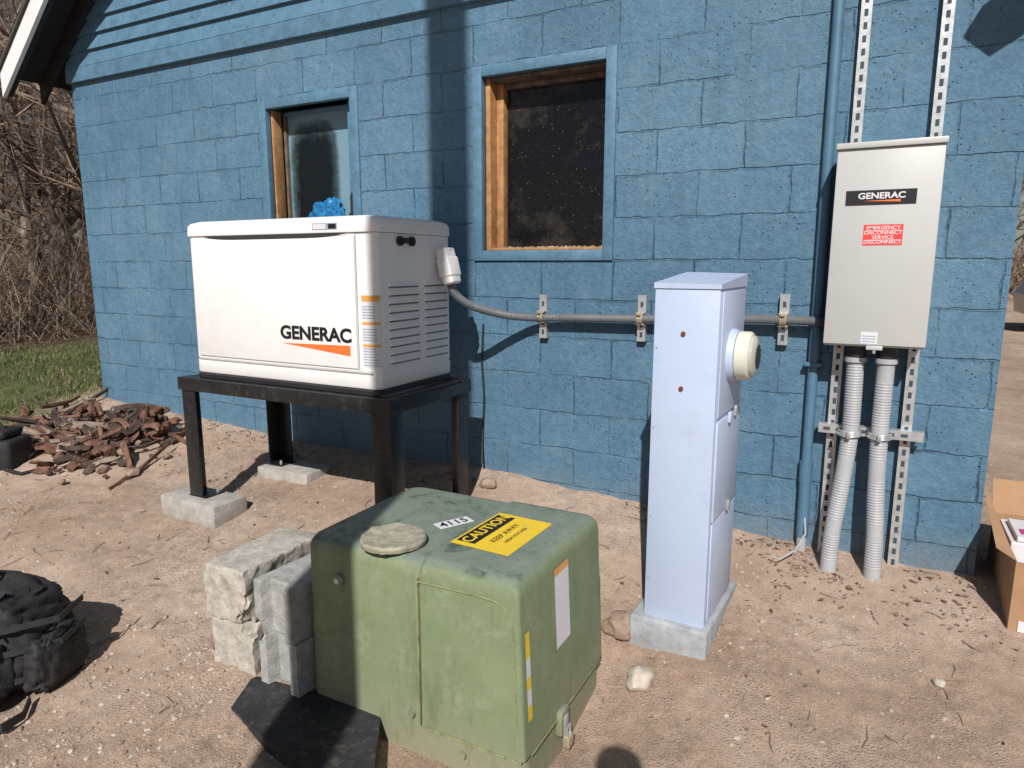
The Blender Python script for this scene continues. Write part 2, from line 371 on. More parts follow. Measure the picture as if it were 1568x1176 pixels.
for y in ys:
    for x in xs:
        near=(-8<x<3 and -1<y<5)
        vs.append((x,y,G(x,y,near) if near else gbase(x,y)+noise.noise(Vector((x*.4,y*.4,0)))*0.05))
        n=noise.noise(Vector((x*1.1,y*1.1,7)))
        gz=sm(-5.35,-6.2,x+0.35*n)*sm(-10.5,-9.3,x)
        gz*= sm(1.6,2.7,y+0.4*n)
        lz=sm(-8.6,-10.2,x+n)+ sm(30,38,math.hypot(x,y))
        zone.append((min(1,gz),min(1,lz),0,1))
nx=len(xs)
fs=[(j*nx+i,j*nx+i+1,(j+1)*nx+i+1,(j+1)*nx+i) for j in range(len(ys)-1) for i in range(nx-1)]
me=bpy.data.meshes.new('ground'); me.from_pydata(vs,[],fs)
ca=me.color_attributes.new('zone','FLOAT_COLOR','POINT')
ca.data.foreach_set('color',[c for z in zone for c in z])
me.materials.append(M['ground']); me.polygons.foreach_set('use_smooth',[True]*len(me.polygons))
go=bpy.data.objects.new('ground',me); scene.collection.objects.link(go)

def pebble_template():
    bm=bmesh.new(); bmesh.ops.create_icosphere(bm,subdivisions=1,radius=1)
    for i,v in enumerate(bm.verts): v.index=i
    r=([v.co.copy() for v in bm.verts],[[v.index for v in f.verts] for f in bm.faces]); bm.free(); return r
PV,PF=pebble_template()
def pebble(mb,x,y,s,k,flat=0.6,z=None,sink=0.3):
    a=random.uniform(0,6.28);ca_,sa=math.cos(a),math.sin(a); sx=s*random.uniform(.8,1.5); sy=s*random.uniform(.7,1.1); sz=s*flat*random.uniform(.7,1.2)
    z0=(G(x,y) if z is None else z)+sz*(1-2*sink)*0.5
    vv=[]
    for p in PV:
        j=random.uniform(.8,1.15); px,py,pz=p.x*sx*j,p.y*sy*j,p.z*sz*j
        vv.append((x+px*ca_-py*sa,y+px*sa+py*ca_,z0+pz))
    mb.add(vv,PF,k)
mb=MB()
for i in range(30000):
    x=random.uniform(-6,1.6); y=random.uniform(0.8,3.3) if x<0.45 else random.uniform(0.8,6)
    d=noise.noise(Vector((x*1.3,y*1.3,2)))
    left=sm(2.2,1.2,y)*sm(-.9,-1.9,x)
    dens=0.12+0.8*d + 0.65*left + 0.1*sm(-.5,.2,x)
    if random.random()>dens: continue
    s=0.0028+0.0085*random.random()**3.2
    if random.random()<0.006: s*=2
    u=random.random()
    k='rock1' if u<.14+.3*left else ('rock2' if u<.55 else 'rock3')
    pebble(mb,x,y,s,k)
mb.obj('gravel',smooth=False)
mb=MB()
for i in range(2800):
    x=random.uniform(-5.6,1.0); y=3.33-abs(random.gauss(0,0.26)) if random.random()<.82 else random.uniform(1,3.2)
    if y<0.8: continue
    if noise.noise(Vector((x*2.2,y*2.2,11)))<0.05: continue
    z=G(x,y)+0.005; a=random.uniform(0,6.28); s=random.uniform(.005,.018); w=s*random.uniform(.25,.6)
    c,s_=math.cos(a),math.sin(a); l=[( s,0),(0,w),(-s,0),(0,-w)]
    mb.add([(x+u*c-v*s_,y+u*s_+v*c,z+random.uniform(-.002,.008)) for u,v in l],[(0,1,2,3)],random.choice(['leafd','leafd','debris2','debris1']))
for i in range(200):
    x=random.uniform(-5.4,1.0); y=random.uniform(1.2,3.25); a=random.uniform(0,6.28); L=random.uniform(.03,.12)
    p=[]
    for t in (0,.5,1):
        X=x+L*t*math.cos(a+.3*t);Y=y+L*t*math.sin(a+.3*t); p.append((X,Y,G(X,Y)+.005+.004*t))
    mb.tube(p,[.0025,.002,.001],'debris2',4)
mb.obj('leaf_litter',smooth=False)

# ------------------------------------------------------------ building
XL,XR=-5.58,0.465; ZT=2.99; YB=WY+7.5
bld=empty('blue_block_building',((XL+XR)/2,WY+3.7,0.3))
W1=(-2.0,-1.19,1.57,2.585); W2=(-3.60,-2.79,1.57,2.585)
mb=MB()
def wallrect(x0,x1,z0,z1):
    mb.add([(x0,WY,z0),(x1,WY,z0),(x1,WY,z1),(x0,WY,z1)],[(0,1,2,3)],'wall')
zb=-0.4
xsn=[XL,W2[0],W2[1],W1[0],W1[1],XR]
for a,b in zip(xsn,xsn[1:]):
    if (a,b) in ((W2[0],W2[1]),(W1[0],W1[1])):
        wallrect(a,b,zb,1.57); wallrect(a,b,2.585,ZT)
    else: wallrect(a,b,zb,ZT)
for W in (W1,W2):
    x0,x1,z0,z1=W; d=WY+0.19
    mb.quad((x0,WY,z0),(x0,WY,z1),(x0,d,z1),(x0,d,z0),'wall')
    mb.quad((x1,WY,z1),(x1,WY,z0),(x1,d,z0),(x1,d,z1),'wall')
    mb.quad((x0,WY,z1),(x1,WY,z1),(x1,d,z1),(x0,d,z1),'wall')
    mb.quad((x1,WY,z0),(x0,WY,z0),(x0,d,z0),(x1,d,z0),'wall')
mb.quad((XR,WY,zb),(XR,YB,zb),(XR,YB,ZT),(XR,WY,ZT),'wall')
mb.quad((XL,YB,zb),(XL,WY,zb),(XL,WY,ZT),(XL,YB,ZT),'wall')
mb.quad((XR,YB,zb),(XL,YB,zb),(XL,YB,ZT),(XR,YB,ZT),'wall')
mb.obj('walls',bld,smooth=False)
mb=MB(); mb.box(XL+.2,XR-.2,WY+.2,WY+.21,0.3,1.55,'interior'); mb.box(XL+.2,XR-.2,WY+3,WY+3.05,0.3,3,'interior'); mb.box(XL+.2,XR-.2,WY+.2,WY+3,0.2,0.3,'interior')
mb.obj('interior',bld,smooth=False)
def ring(mb,x0,x1,z0,z1,w,y0,y1,k,bev=0.003):
    mb.box(x0,x0+w,y0,y1,z0,z1,k,bev); mb.box(x1-w,x1,y0,y1,z0,z1,k,bev)
    mb.box(x0+w+.0005,x1-w-.0005,y0,y1,z1-w,z1,k,bev); mb.box(x0+w+.0005,x1-w-.0005,y0,y1,z0,z0+w,k,bev)
mb=MB(); ring(mb,-2.0,-1.19,1.57,2.585,.055,WY-.014,WY+.03,'trim')
mb.obj('window_trim',bld)
mb=MB()
mb.box(-1.944,-1.915,WY+.031,WY+.17,1.626,2.529,'wood',.002); mb.box(-1.258,-1.246,WY+.031,WY+.17,1.626,2.529,'trim',.002)
mb.box(-1.914,-1.259,WY+.031,WY+.17,2.512,2.529,'woodold',.002); mb.box(-1.914,-1.259,WY+.031,WY+.17,1.626,1.640,'wood',.002)
mb.box(-1.914,-1.872,WY+.10,WY+.165,1.641,2.511,'wood',.002)
mb.box(-1.871,-1.259,WY+.115,WY+.165,2.485,2.511,'woodold',.002)
mb.obj('window_jamb',bld)
mb=MB(); mb.quad((-1.914,WY+.15,1.63),(-1.255,WY+.15,1.63),(-1.255,WY+.15,2.52),(-1.914,WY+.15,2.52),'glass'); mb.obj('window_glass',bld,smooth=False)
mb=MB()
for i in range(110): pebble(mb,random.uniform(-1.88,-1.27),WY+random.uniform(.05,.14),random.uniform(.004,.011),random.choice(['cmu','rock3','debris2','woodold']),z=1.64,sink=.1)
mb.obj('sill_crumbs',bld,smooth=False)
mb=MB(); ring(mb,-3.60,-2.79,1.57,2.585,.06,WY-.014,WY+.03,'trim')
mb.box(-2.93,-2.851,WY+.06,WY+.16,1.631,2.524,'trim',.003)
mb.box(-3.524,-3.505,WY+.12,WY+.16,1.631,2.524,'woodold',.003)
mb.box(-3.504,-2.931,WY+.12,WY+.16,2.50,2.524,'trim',.003); mb.box(-3.504,-2.931,WY+.12,WY+.16,1.631,1.67,'trim',.003)
mb.obj('window_trim_small',bld)
mb=MB(); mb.box(-3.539,-3.525,WY+.031,WY+.11,1.631,2.524,'wood',.002); mb.obj('window_jamb_small',bld)
mb=MB(); mb.quad((-3.515,WY+.145,1.631),(-2.86,WY+.145,1.631),(-2.86,WY+.145,2.52),(-3.515,WY+.145,2.52),'frost'); mb.obj('window_glass_small',bld,smooth=False)
pitch=math.radians(41); tp=math.tan(pitch); OX=0.30; OY=0.34
xc=(XL+XR)/2; 
def roofz(x): return 2.93+ (x-(XL-OX))*tp if x<xc else 2.93+((XR+OX)-x)*tp
mb=MB()
z=ZT-0.085
mb.box(XL-.01,XR+.01,WY-.034,WY-.002,z,z+.10,'trim',.003)
z+=.10
while z<roofz(xc)-.05:
    h=.105
    xa=XL-OX+(z-2.93)/tp; xb=XR+OX-(z-2.93)/tp
    xa=max(xa,XL);xb=min(xb,XR)
    if xb-xa<.1: break
    mb.add([(xa,WY-.036,z),(xb,WY-.036,z),(xb,WY-.010,z+h+.006),(xa,WY-.010,z+h+.006),(xa,WY-.004,z),(xb,WY-.004,z)],[(0,1,2,3),(4,5,1,0)],'trim')
    z+=h
mb.obj('gable_siding',bld,smooth=False)
mb=MB(); zr=roofz(xc)
for sgn in (-1,1):
    xe=(XL-OX) if sgn<0 else (XR+OX)
    y0,y1=WY-OY,YB+.3
    a=(xe,2.93);b=(xc,zr)
    def sl(o0,o1,ya,yb,k):
        v=[(a[0],ya,a[1]+o0),(b[0],ya,b[1]+o0),(b[0],yb,b[1]+o0),(a[0],yb,a[1]+o0),(a[0],ya,a[1]+o1),(b[0],ya,b[1]+o1),(b[0],yb,b[1]+o1),(a[0],yb,a[1]+o1)]
        mb.add(v,[(0,1,2,3),(4,5,6,7),(0,1,5,4),(1,2,6,5),(2,3,7,6),(3,0,4,7)],k)
    sl(0.0,0.02,y0+.03,y1,'soffit'); sl(0.022,0.05,y0-.02,y1+.02,'shingle')
    sl(-.15,0.019,y0,y0+.028,'fascia')
    sl(-.14,-.001,y0+.0285,y0+.07,'soffit')
    sl(-.15,0.019,WY-.07,WY-.040,'soffit')
mb.obj('roof',bld,smooth=False)
fl=empty('wall_shadow_caster',(.46,WY-.3,3.0)); mb=MB()  # no real lamp: out-of-view shape added to throw the upper-right wall shadow
mt=Matrix.Translation((.48,WY-.42,2.84))@Matrix.Rotation(math.radians(42),4,'Y')@Matrix.Rotation(math.radians(25),4,'X')
mb.box(-.065,.065,-.05,.05,-.10,.12,'blackp',.008,mt); mb.obj('caster_head',fl)
mb=MB(); mb.tube([(.48,WY-.42,2.90),(.44,WY-.3,3.04),(.42,WY-.01,3.08)],.02,'blackp',10); mb.box(.37,.47,WY-.06,WY-.037,3.02,3.14,'blackp',.004); mb.obj('caster_arm',fl)

# ------------------------------------------------------------ generator
gen=empty('standby_generator',(-2.55,2.7,0.97))
GX0,GX1,GY0,GY1=-3.16,-1.937,2.40,3.01
mb=MB()
mb.loft([(GX0+.004,GX1-.004,GY0+.004,GY1-.004,.038,.992),(GX0,GX1,GY0,GY1,.04,1.0),(GX0,GX1,GY0,GY1,.04,1.055),(GX0+.004,GX1-.004,GY0+.004,GY1-.004,.038,1.058),(GX0+.004,GX1-.004,GY0+.004,GY1-.004,.038,1.068),(GX0+.001,GX1-.001,GY0+.001,GY1-.001,.04,1.071),(GX0+.004,GX1-.002,GY0+.003,GY1,.04,1.688)],'gwhite')
mb.obj('enclosure',gen,ang=28)
mb=MB()
mb.loft([(GX0-.004,GX1+.004,GY0-.006,GY1+.004,.042,1.690),(GX0-.006,GX1+.006,GY0-.008,GY1+.006,.045,1.697),(GX0-.004,GX1+.004,GY0-.004,GY1+.004,.045,1.738),(GX0+.006,GX1-.006,GY0+.006,GY1-.006,.045,1.752),(GX0+.04,GX1-.04,GY0+.04,GY1-.04,.04,1.764),(GX0+.3,GX1-.3,GY0+.2,GY1-.2,.04,1.775)],'gwhite')
mb.obj('lid',gen,ang=40)
mb=MB(); mb.loft([(GX0-.002,GX1+.004,GY0-.006,GY1+.0,.045,.965),(GX0+.0,GX1+.004,GY0-.006,GY1,.045,.985),(GX0+.01,GX1-.006,GY0+.006,GY1-.01,.045,.991)],'blackp'); mb.obj('base',gen)
mb=MB()
def front(x0,x1,z0,z1,k,t=.006,y=GY0,bev=.002): mb.box(x0,x1,y-t,y+.004,z0,z1,k,bev)
front(-3.115,-2.052,1.082,1.676,'gwhite',.007,bev=.0035)
mb.obj('front_panel',gen)
mb=MB()
n=24; xa,xb=-3.03,-2.08; yy=GY0-.0085
top=[];bot=[]
for i in range(n+1):
    t=i/n;x=xa+(xb-xa)*t; d=.026*(1-abs(2*t-1)**6)
    top.append((x,yy,1.6895)); bot.append((x,yy,1.689-d*.8))
mb.add(top+bot,[(i,n+1+i,n+2+i,i+1) for i in range(n)],'gap')
mb.box(-2.0475,-2.0445,GY0-.002,GY0+.002,1.075,1.685,'seam')
mb.box(-3.13,-1.97,GY0-.002,GY0+.003,1.060,1.066,'seam')
mb.obj('panel_gaps',gen,smooth=False)
mb=MB()
for (ya,yb,za,zb_,nr) in ((2.485,2.72,1.10,1.485,10),(2.765,2.965,1.10,1.485,10)):
    dz=(zb_-za)/nr
    for r in range(nr):
        z=za+dz*r
        x=GX1
        mb.add([(x-.004,ya,z+.004),(x+.012,ya+.008,z+.006),(x+.012,yb-.008,z+.006),(x-.004,yb,z+.004),(x-.002,ya+.002,z+.028),(x-.002,yb-.002,z+.028)],[(1,2,5,4),(0,1,4),(2,3,5),(0,3,2,1)],'gwhite')
        mb.box(x-.004,x+.001,ya+.004,yb-.004,z-.003,z+.006,'lgap')
mb.obj('louvres',gen,smooth=False)
mb=MB()
for y in (2.575,2.665):
    mb.tube([(GX1-.005,y,1.655),(GX1+.012,y,1.655)],.022,'blackp',20)
    mb.tube([(GX1+.0125,y,1.655),(GX1+.018,y,1.655)],.013,'ink',16)
mb.box(GX1-.002,GX1+.012,2.60,2.64,1.645,1.67,'blackp',.003)
mb.obj('side_locks',gen)
mb=MB()
rm=Matrix.Translation((-1.885,2.90,1.545))@Matrix.Rotation(math.radians(-14),4,'Y')
mb.box(-.032,.032,-.045,.045,-.095,.085,'gwhite',.014,rm,3)
mb.box(-.036,.036,-.05,.05,-.06,.04,'gwhite',.01,rm,3)
mb.tube([(-1.94,2.90,1.60),(-1.87,2.90,1.60)],.03,'gwhite',16)
mb.obj('conduit_fitting',gen)
mb=MB()
def cornerpath(off):
    r=.04; P=[(-2.022,GY0-off+.003)]
    cx,cy=GX1-r-.001,GY0+r+.002
    for i in range(9):
        a=math.radians(270+90*i/8); P.append((cx+(r+off)*math.cos(a),cy+(r+off)*math.sin(a)))
    return P
def cstrip(z0,z1,k,off,end=9):
    P=cornerpath(off)[:end+1]; v=[(x,y,z) for z in (z0,z1) for x,y in P]; n_=len(P)
    mb.add(v,[(i,i+1,n_+i+1,n_+i) for i in range(n_-1)],k)
cstrip(1.09,1.415,'labelw',.0022,7); cstrip(1.388,1.4145,'labelo',.003,7)
for z in (1.285,1.185): cstrip(z,z+.012,'labelo',.003,7)
for i in range(22):
    z=1.10+.0125*i
    if any(abs(z-q)<.016 for q in (1.291,1.191)): continue
    cstrip(z,z+.004,'labelb',.003,random.choice((4,5,6)))
front(-2.285,-2.14,1.702,1.733,'labelb',.0,y=GY0-.008,bev=0); 
front(-2.28,-2.205,1.706,1.729,'labelw',.001,y=GY0-.008,bev=0); front(-2.19,-2.145,1.707,1.728,'ink',.001,y=GY0-.008,bev=0)
mb.obj('labels',gen,smooth=False)
text('logo','GENERAC',.086,(-2.30,GY0-.0085,1.228),(1,0,0),(0,0,1),'ink',gen,sx=1.14,bold=.0030)
mb=MB(); y=GY0-.0085
mb.add([(-2.51,y,1.178),(-2.09,y,1.186),(-2.09,y,1.138)],[(0,2,1)],'orange'); mb.obj('logo_stripe',gen,smooth=False)

# stand
st=empty('steel_stand',(-2.55,2.7,0.9))
mb=MB(); SX0,SX1,SY0,SY1=-3.245,-1.84,2.345,3.03; z0,z1=.895,.962
mb.box(SX0,SX1,SY0,SY0+.01,z0,z1,'black',.002); mb.box(SX0,SX1,SY0+.0105,SY0+.075,z1-.01,z1,'black',.002)
mb.box(SX0,SX1,SY1-.01,SY1,z0,z1,'black',.002); mb.box(SX0,SX1,SY1-.075,SY1-.0105,z1-.01,z1,'black',.002)
mb.box(SX0,SX0+.01,SY0+.0105,SY1-.0105,z0,z1-.0105,'black',.002); mb.box(SX1-.01,SX1,SY0+.0105,SY1-.0105,z0,z1-.0105,'black',.002)
mb.box(SX0+.0105,SX0+.07,SY0+.076,SY1-.076,z1-.01,z1,'black',.002); mb.box(SX1-.07,SX1-.0105,SY0+.076,SY1-.076,z1-.01,z1,'black',.002)
mb.obj('frame',st)
mb=MB()
legs=[(SX0+.012,SY0+.012,.304,1,1),(SX0+.012,SY1-.012,.34,1,-1),(SX1-.012,SY0+.012,.25,-1,1),(SX1-.012,SY1-.012,.30,-1,-1)]
for (lx,ly,lz,sx,sy) in legs:
    w=.10
    def bb(xa,xb,ya,yb,za,zb__): mb.box(min(xa,xb),max(xa,xb),min(ya,yb),max(ya,yb),za,zb__,'black',.002)
    bb(lx,lx+sx*w,ly,ly+sy*.010,lz+.008,z1-.011)
    bb(lx,lx+sx*.010,ly+sy*.0105,ly+sy*w,lz+.008,z1-.011)
    bb(lx-sx*.01,lx+sx*.125,ly-sy*.0,ly+sy*.125,lz,lz+.0075)
    mb.tube([(lx+sx*.1,ly+sy*.1,lz+.007),(lx+sx*.1,ly+sy*.1,lz+.03)],.008,'galv',8)
mb.obj('legs',st)
def capblock(x0,x1,y0,y1,zt,r=0):
    mb=MB(); cx,cy=(x0+x1)/2,(y0+y1)/2
    mt=Matrix.Translation((cx,cy,0))@Matrix.Rotation(math.radians(r),4,'Z')@Matrix.Translation((-cx,-cy,0))
    mb.box(x0,x1,y0,y1,zt-.13,zt-.0005,'concrete',.006,mt); return mb.obj('concrete_pad_block')
capblock(-3.39,-2.956,2.285,2.50,.304,-1); capblock(-3.25,-2.86,2.84,3.055,.34,2); capblock(-2.16,-1.77,2.27,2.48,.25,3); capblock(-2.1,-1.70,2.86,3.07,.30,0)

# ------------------------------------------------------------ transformer
tr=empty('pad_mounted_transformer',(-1.24,1.93,0))
TX0,TX1,TY0,TY1=-1.655,-.835,1.62,2.25
mb=MB()
mb.loft([(TX0+.0,TX1+.034,TY0-.005,TY1-.01,.045,-.16),(TX0,TX1+.022,TY0-.005,TY1,.045,.10),(TX0,TX1,TY0,TY1,.05,.602),(TX0+.003,TX1-.003,TY0+.003,TY1-.003,.05,.622),(TX0+.012,TX1-.012,TY0+.012,TY1-.012,.055,.638),(TX0+.028,TX1-.028,TY0+.028,TY1-.028,.055,.647),(TX0+.05,TX1-.05,TY0+.05,TY1-.05,.06,.650)],'green',cs=8)
mb.obj('cabinet',tr,ang=50)
mb=MB()
hx0=-1.178
def hx1(z): return TX1+.030-.024*(z-.1)/.5
mb.loft([(hx0,hx1(.102),TY0-.013,TY1+.006,.012,.102),(hx0,hx1(.6),TY0-.008,TY1+.008,.014,.600),(hx0+.0005,hx1(.6)-.003,TY0-.005,TY1+.005,.016,.624),(hx0+.001,hx1(.6)-.012,TY0+.005,TY1-.005,.02,.643),(hx0+.001,hx1(.6)-.028,TY0+.022,TY1-.022,.02,.654),(hx0+.001,hx1(.6)-.05,TY0+.045,TY1-.045,.02,.657)],'green',cs=5)
mb.obj('hood',tr,ang=50)
mb=MB()
mb.box(hx0-.003,hx0+.0005,TY0-.014,TY0-.004,.09,.60,'greenedge',.001)
mb.box(hx0,TX1+.02,TY0-.019,TY0-.012,.095,.101,'greenedge',.001)
mb.box(TX1+.0305,TX1+.034,TY0+.03,TY1-.02,.095,.101,'greenedge',.001)
mb.obj('seam_edges',tr)
mb=MB()
yy=TY0-.0105
pts=[(hx0+.0,yy,.588),(-.96,yy,.592),(-.90,yy,.588),(-.872,yy,.574),(-.852,yy-.0005,.545),(-.845,yy-.001,.50),(-.838,yy-.002,.35),(-.826,yy-.003,.12)]
mb.tube(pts,.0022,'greenedge',6)
mb.obj('door_edge',tr)
mb=MB()
mb.tube([(-1.50,TY0-.012,.52),(-1.50,TY0+.005,.52)],.021,'green',18); mb.tube([(-1.50,TY0-.02,.52),(-1.50,TY0-.01,.52)],.011,'galv',6)
for x in (-1.5,-1.02): mb.tube([(x,TY0-.02,.05),(x,TY0+.0,.05)],.012,'green',10)
mb.tube([(-1.21,TY0-.02,.13),(-1.21,TY0+.0,.13)],.011,'green',10)
mb.box(-.812,-.787,1.84,1.90,.035,.12,'green',.006); mb.box(-.79,-.782,1.855,1.885,.02,.10,'galv',.003)
mb.tube([(-.778,1.86,.03),(-.778,1.86,.06),(-.778,1.885,.06),(-.778,1.885,.03)],.004,'galv',8); mb.box(-.79,-.766,1.853,1.893,-.01,.03,'brass',.003)
mb.obj('bolts_and_latch',tr)
mb=MB(); TZ=.6585
mb.quad((-1.165,1.775,TZ),(-.945,1.765,TZ),(-.935,2.075,TZ),(-1.150,2.085,TZ),'yellow')
mb.quad((-1.155,1.80,TZ+.001),(-1.085,1.797,TZ+.001),(-1.073,2.06,TZ+.001),(-1.143,2.063,TZ+.001),'ink')
c4=Vector((-1.255,1.94,.6515)); u4=Vector((math.cos(math.radians(62)),math.sin(math.radians(62)),0)); v4=Vector((-u4.y,u4.x,0))
mb.quad(c4-u4*.068-v4*.03,c4+u4*.068-v4*.03,c4+u4*.068+v4*.03,c4-u4*.068+v4*.03,'labelw')
xw=lambda z: hx1(z)+.0012
mb.add([(xw(.33),1.855,.33),(xw(.33),1.965,.33),(xw(.575),1.965,.575),(xw(.575),1.855,.575)],[(0,1,2,3)],'labelw')
mb.add([(xw(.575),1.855,.575),(xw(.575),1.965,.575),(xw(.6),1.965,.60),(xw(.6),1.855,.60)],[(0,1,2,3)],'labelo')
for (za,zb_,k_) in ((.21,.26,'yellow'),(.26,.31,'labelw'),(.31,.35,'yellow'),(.35,.41,'labelw'),(.41,.49,'yellow')):
    mb.add([(xw(za),1.640,za),(xw(za),1.668,za),(xw(zb_),1.668,zb_),(xw(zb_),1.640,zb_)],[(0,1,2,3)],k_)
mb.obj('labels',tr,smooth=False)
text('caution_text','CAUTION',.058,(-1.114,1.93,TZ+.002),(.045,1,0),(-1,.045,0),'yellow',tr,bold=.001,ext=.0002)
text('keep_text','KEEP AWAY',.032,(-1.040,1.925,TZ+.001),(.03,1,0),(-1,.03,0),'ink',tr,ext=.0002)
text('high_text','HIGH VOLTAGE',.020,(-1.000,1.925,TZ+.001),(.03,1,0),(-1,.03,0),'ink',tr,ext=.0002)
text('unit_number','4115',.055,c4+Vector((0,0,.001)),u4,v4,'ink',tr,bold=.0008,ext=.0002)
mb=MB(); vs=[];n=40
for (rr,z) in ((.098,.650),(.108,.656),(.110,.668),(.104,.676),(.085,.674),(.05,.670),(.0,.669)):
    for i in range(n):
        a=2*math.pi*i/n; r_=rr*(1+.05*noise.noise(Vector((math.cos(a)*2,math.sin(a)*2,z*9)))); vs.append((-1.335+r_*math.cos(a),1.70+r_*math.sin(a)*1.0,z+.006*noise.noise(Vector((rr*30*math.cos(a),rr*30*math.sin(a),1)))))
mb.add(vs,[(j*n+i,j*n+(i+1)%n,(j+1)*n+(i+1)%n,(j+1)*n+i) for j in range(6) for i in range(n)],'lichen'); mb.obj('flat_stone_disc')

# ------------------------------------------------------------ meter pedestal
pd=empty('electric_meter_pedestal',(-.59,2.65,.15))
RM=Matrix.Translation((-.475,2.45,0))@Matrix.Rotation(math.radians(-2.5),4,'Z')
mb=MB()
mb.box(-.235,0,0,.40,.19,1.47,'ped',.004,RM)
cz=1.4715
v=[(-.238,-.005,cz-.006),(.004,-.005,cz-.006),(.004,.405,cz-.006),(-.238,.405,cz-.006),(-.238,-.005,cz+.014),(.004,-.005,cz+.010),(.004,.405,cz+.043),(-.238,.405,cz+.048)]
mb.add([RM@Vector(p) for p in v],[(0,3,2,1),(0,1,5,4),(1,2,6,5),(2,3,7,6),(3,0,4,7),(4,5,6,7)],'ped')
mb.obj('cabinet',pd)
mb=MB()
mb.box(.0005,.007,.022,.385,.215,.60,'ped',.003,RM); mb.box(.0005,.009,.022,.385,.606,.985,'ped',.003,RM); mb.box(.0005,.006,.03,.38,1.0,1.455,'ped',.003,RM)
mb.box(.0085,.02,.17,.20,.96,1.0,'ped',.003,RM); mb.box(.0085,.022,.21,.235,.60,.64,'galv',.003,RM); mb.box(.0085,.02,.26,.29,.97,1.01,'galv',.003,RM)
mb.obj('doors',pd)
mb=MB()
for (x,z) in ((-.125,1.305),(-.125,1.105)):
    p=RM@Vector((x,-.001,z)); q=RM@Vector((x,-.006,z)); mb.tube([p,q],.0085,'rust',10)
for (x,z) in ((-.222,1.25),(-.222,.95),(-.222,.6),(-.222,.35)):
    p=RM@Vector((x,.0005,z)); q=RM@Vector((x,-.002,z)); mb.tube([p,q],.004,'seam',8)
mb.obj('screws',pd)
mb=MB()
c=RM@Vector((0,.19,1.215)); ax=(RM.to_3x3()@Vector((1,0,0)))
mb.tube([c+ax*.005,c+ax*.012,c+ax*.03],[.10,.10,.092],'ped',32)
mb.tube([c+ax*.03,c+ax*.033,c+ax*.072,c+ax*.08],[.086,.091,.091,.084],'meter',36)
mb.obj('meter_socket',pd)
mb=MB(); mb.tube([c+ax*.08,c+ax*.09,c+ax*.096,c+ax*.10],[.078,.076,.068,.05],'mglass',32)
mb.tube([c+ax*.1005,c+ax*.102],[.045,.045],'blackp',24); 
mb.obj('meter_glass',pd)
mb=MB(); mb.box(-.285,.02,-.035,.47,.03,.195,'conc2',.012,RM,3); 
mb.obj('concrete_base',pd)

# ------------------------------------------------------------ transfer switch and strut rack
at=empty('transfer_switch_enclosure',(0,3.22,1.6))
AX0,AX1,AZ0,AZ1=-.178,.186,1.214,2.018; AY=3.13
mb=MB(); mb.box(AX0,AX1,AY+.012,3.305,AZ0+.004,AZ1-.004,'ats',.004); mb.obj('box',at)
mb=MB(); mb.box(AX0-.003,AX1+.003,AY,AY+.011,AZ0+.012,AZ1-.02,'ats',.004); mb.box(AX0-.008,AX1+.008,AY-.012,3.3,AZ1-.019,AZ1+.004,'ats',.003); mb.obj('door',at)
mb=MB(); mb.box(-.02,.04,AY-.012,AY+.02,AZ0-.006,AZ0+.011,'ats',.003); mb.tube([(.01,AY-.004,AZ0-.02),(.01,AY-.004,AZ0-.006)],.006,'brass',8)
mb.obj('hasp',at)
mb=MB()
def plate(x0,x1,z0,z1,k,t): mb.box(x0,x1,AY-t,AY+.0005,z0,z1,k)
plate(-.138,.108,1.782,1.838,'ink',.003)
plate(-.065,.073,1.625,1.705,'red',.0015)
plate(-.042,.018,AZ0+.018,AZ0+.065,'labelw',.0015)
for i in range(3): plate(-.038,.012,AZ0+.025+.011*i,AZ0+.029+.011*i,'labelb',.0022)
for z in (1.645,1.682): plate(-.058,.066,z-.0008,z+.0008,'labelw',.0022)
mb.obj('labels',at,smooth=False)
text('logo','GENERAC',.032,(-.012,AY-.0038,1.815),(1,0,0),(0,0,1),'labelw',at,sx=1.15,bold=.0009,ext=.0003)
mb=MB(); y=AY-.0038; mb.add([(-.075,y,1.797),(.055,y,1.800),(.055,y,1.791)],[(0,2,1)],'orange'); mb.obj('logo_stripe',at,smooth=False)
for i,(t_,z) in enumerate((('EMERGENCY',1.692),('DISCONNECT',1.673),('SERVICE',1.655),('DISCONNECT',1.637))):
    text('warning_text_%d'%i,t_,.019,(.004,AY-.0025,z),(1,0,0),(0,0,1),'labelw',at,sx=1.1,bold=.0002,ext=.0003)

def strut(mb,p0,p1,w=.041,d=.038,face=Vector((0,-1,0)),slots=True):
    p0=Vector(p0);p1=Vector(p1);L=(p1-p0).length;u=(p1-p0).normalized();s=u.cross(face).normalized()
    def bx(s0,s1,f0,f1,l0,l1,k):
        vs=[p0+s*a+face*b+u*c for a in (s0,s1) for b in (f0,f1) for c in (l0,l1)]
        mb.add(vs,[(0,1,3,2),(4,6,7,5),(0,4,5,1),(2,3,7,6),(0,2,6,4),(1,5,7,3)],k)
    bx(-w/2,w/2,d-.003,d,0,L,'galv'); bx(-w/2,-w/2+.003,0,d-.0035,0,L,'galv'); bx(w/2-.003,w/2,0,d-.0035,0,L,'galv')
    if slots:
        l=.02
        while l<L-.04:
            bx(-.007,.007,d-.001,d+.0012,l,l+.026,'slot'); l+=.05
rk=empty('strut_rack',(0,3.33,1.3))
mb=MB()
strut(mb,(-.126,WY-.003,.22),(-.126,WY-.003,3.45)); strut(mb,(.160,WY-.003,.22),(.160,WY-.003,3.45))
mb.obj('vertical_struts',rk,smooth=False)
mb=MB(); strut(mb,(-.18,WY-.044,.835),(.225,WY-.044,.835)); mb.obj('cross_strut',rk,smooth=False)
mb=MB()
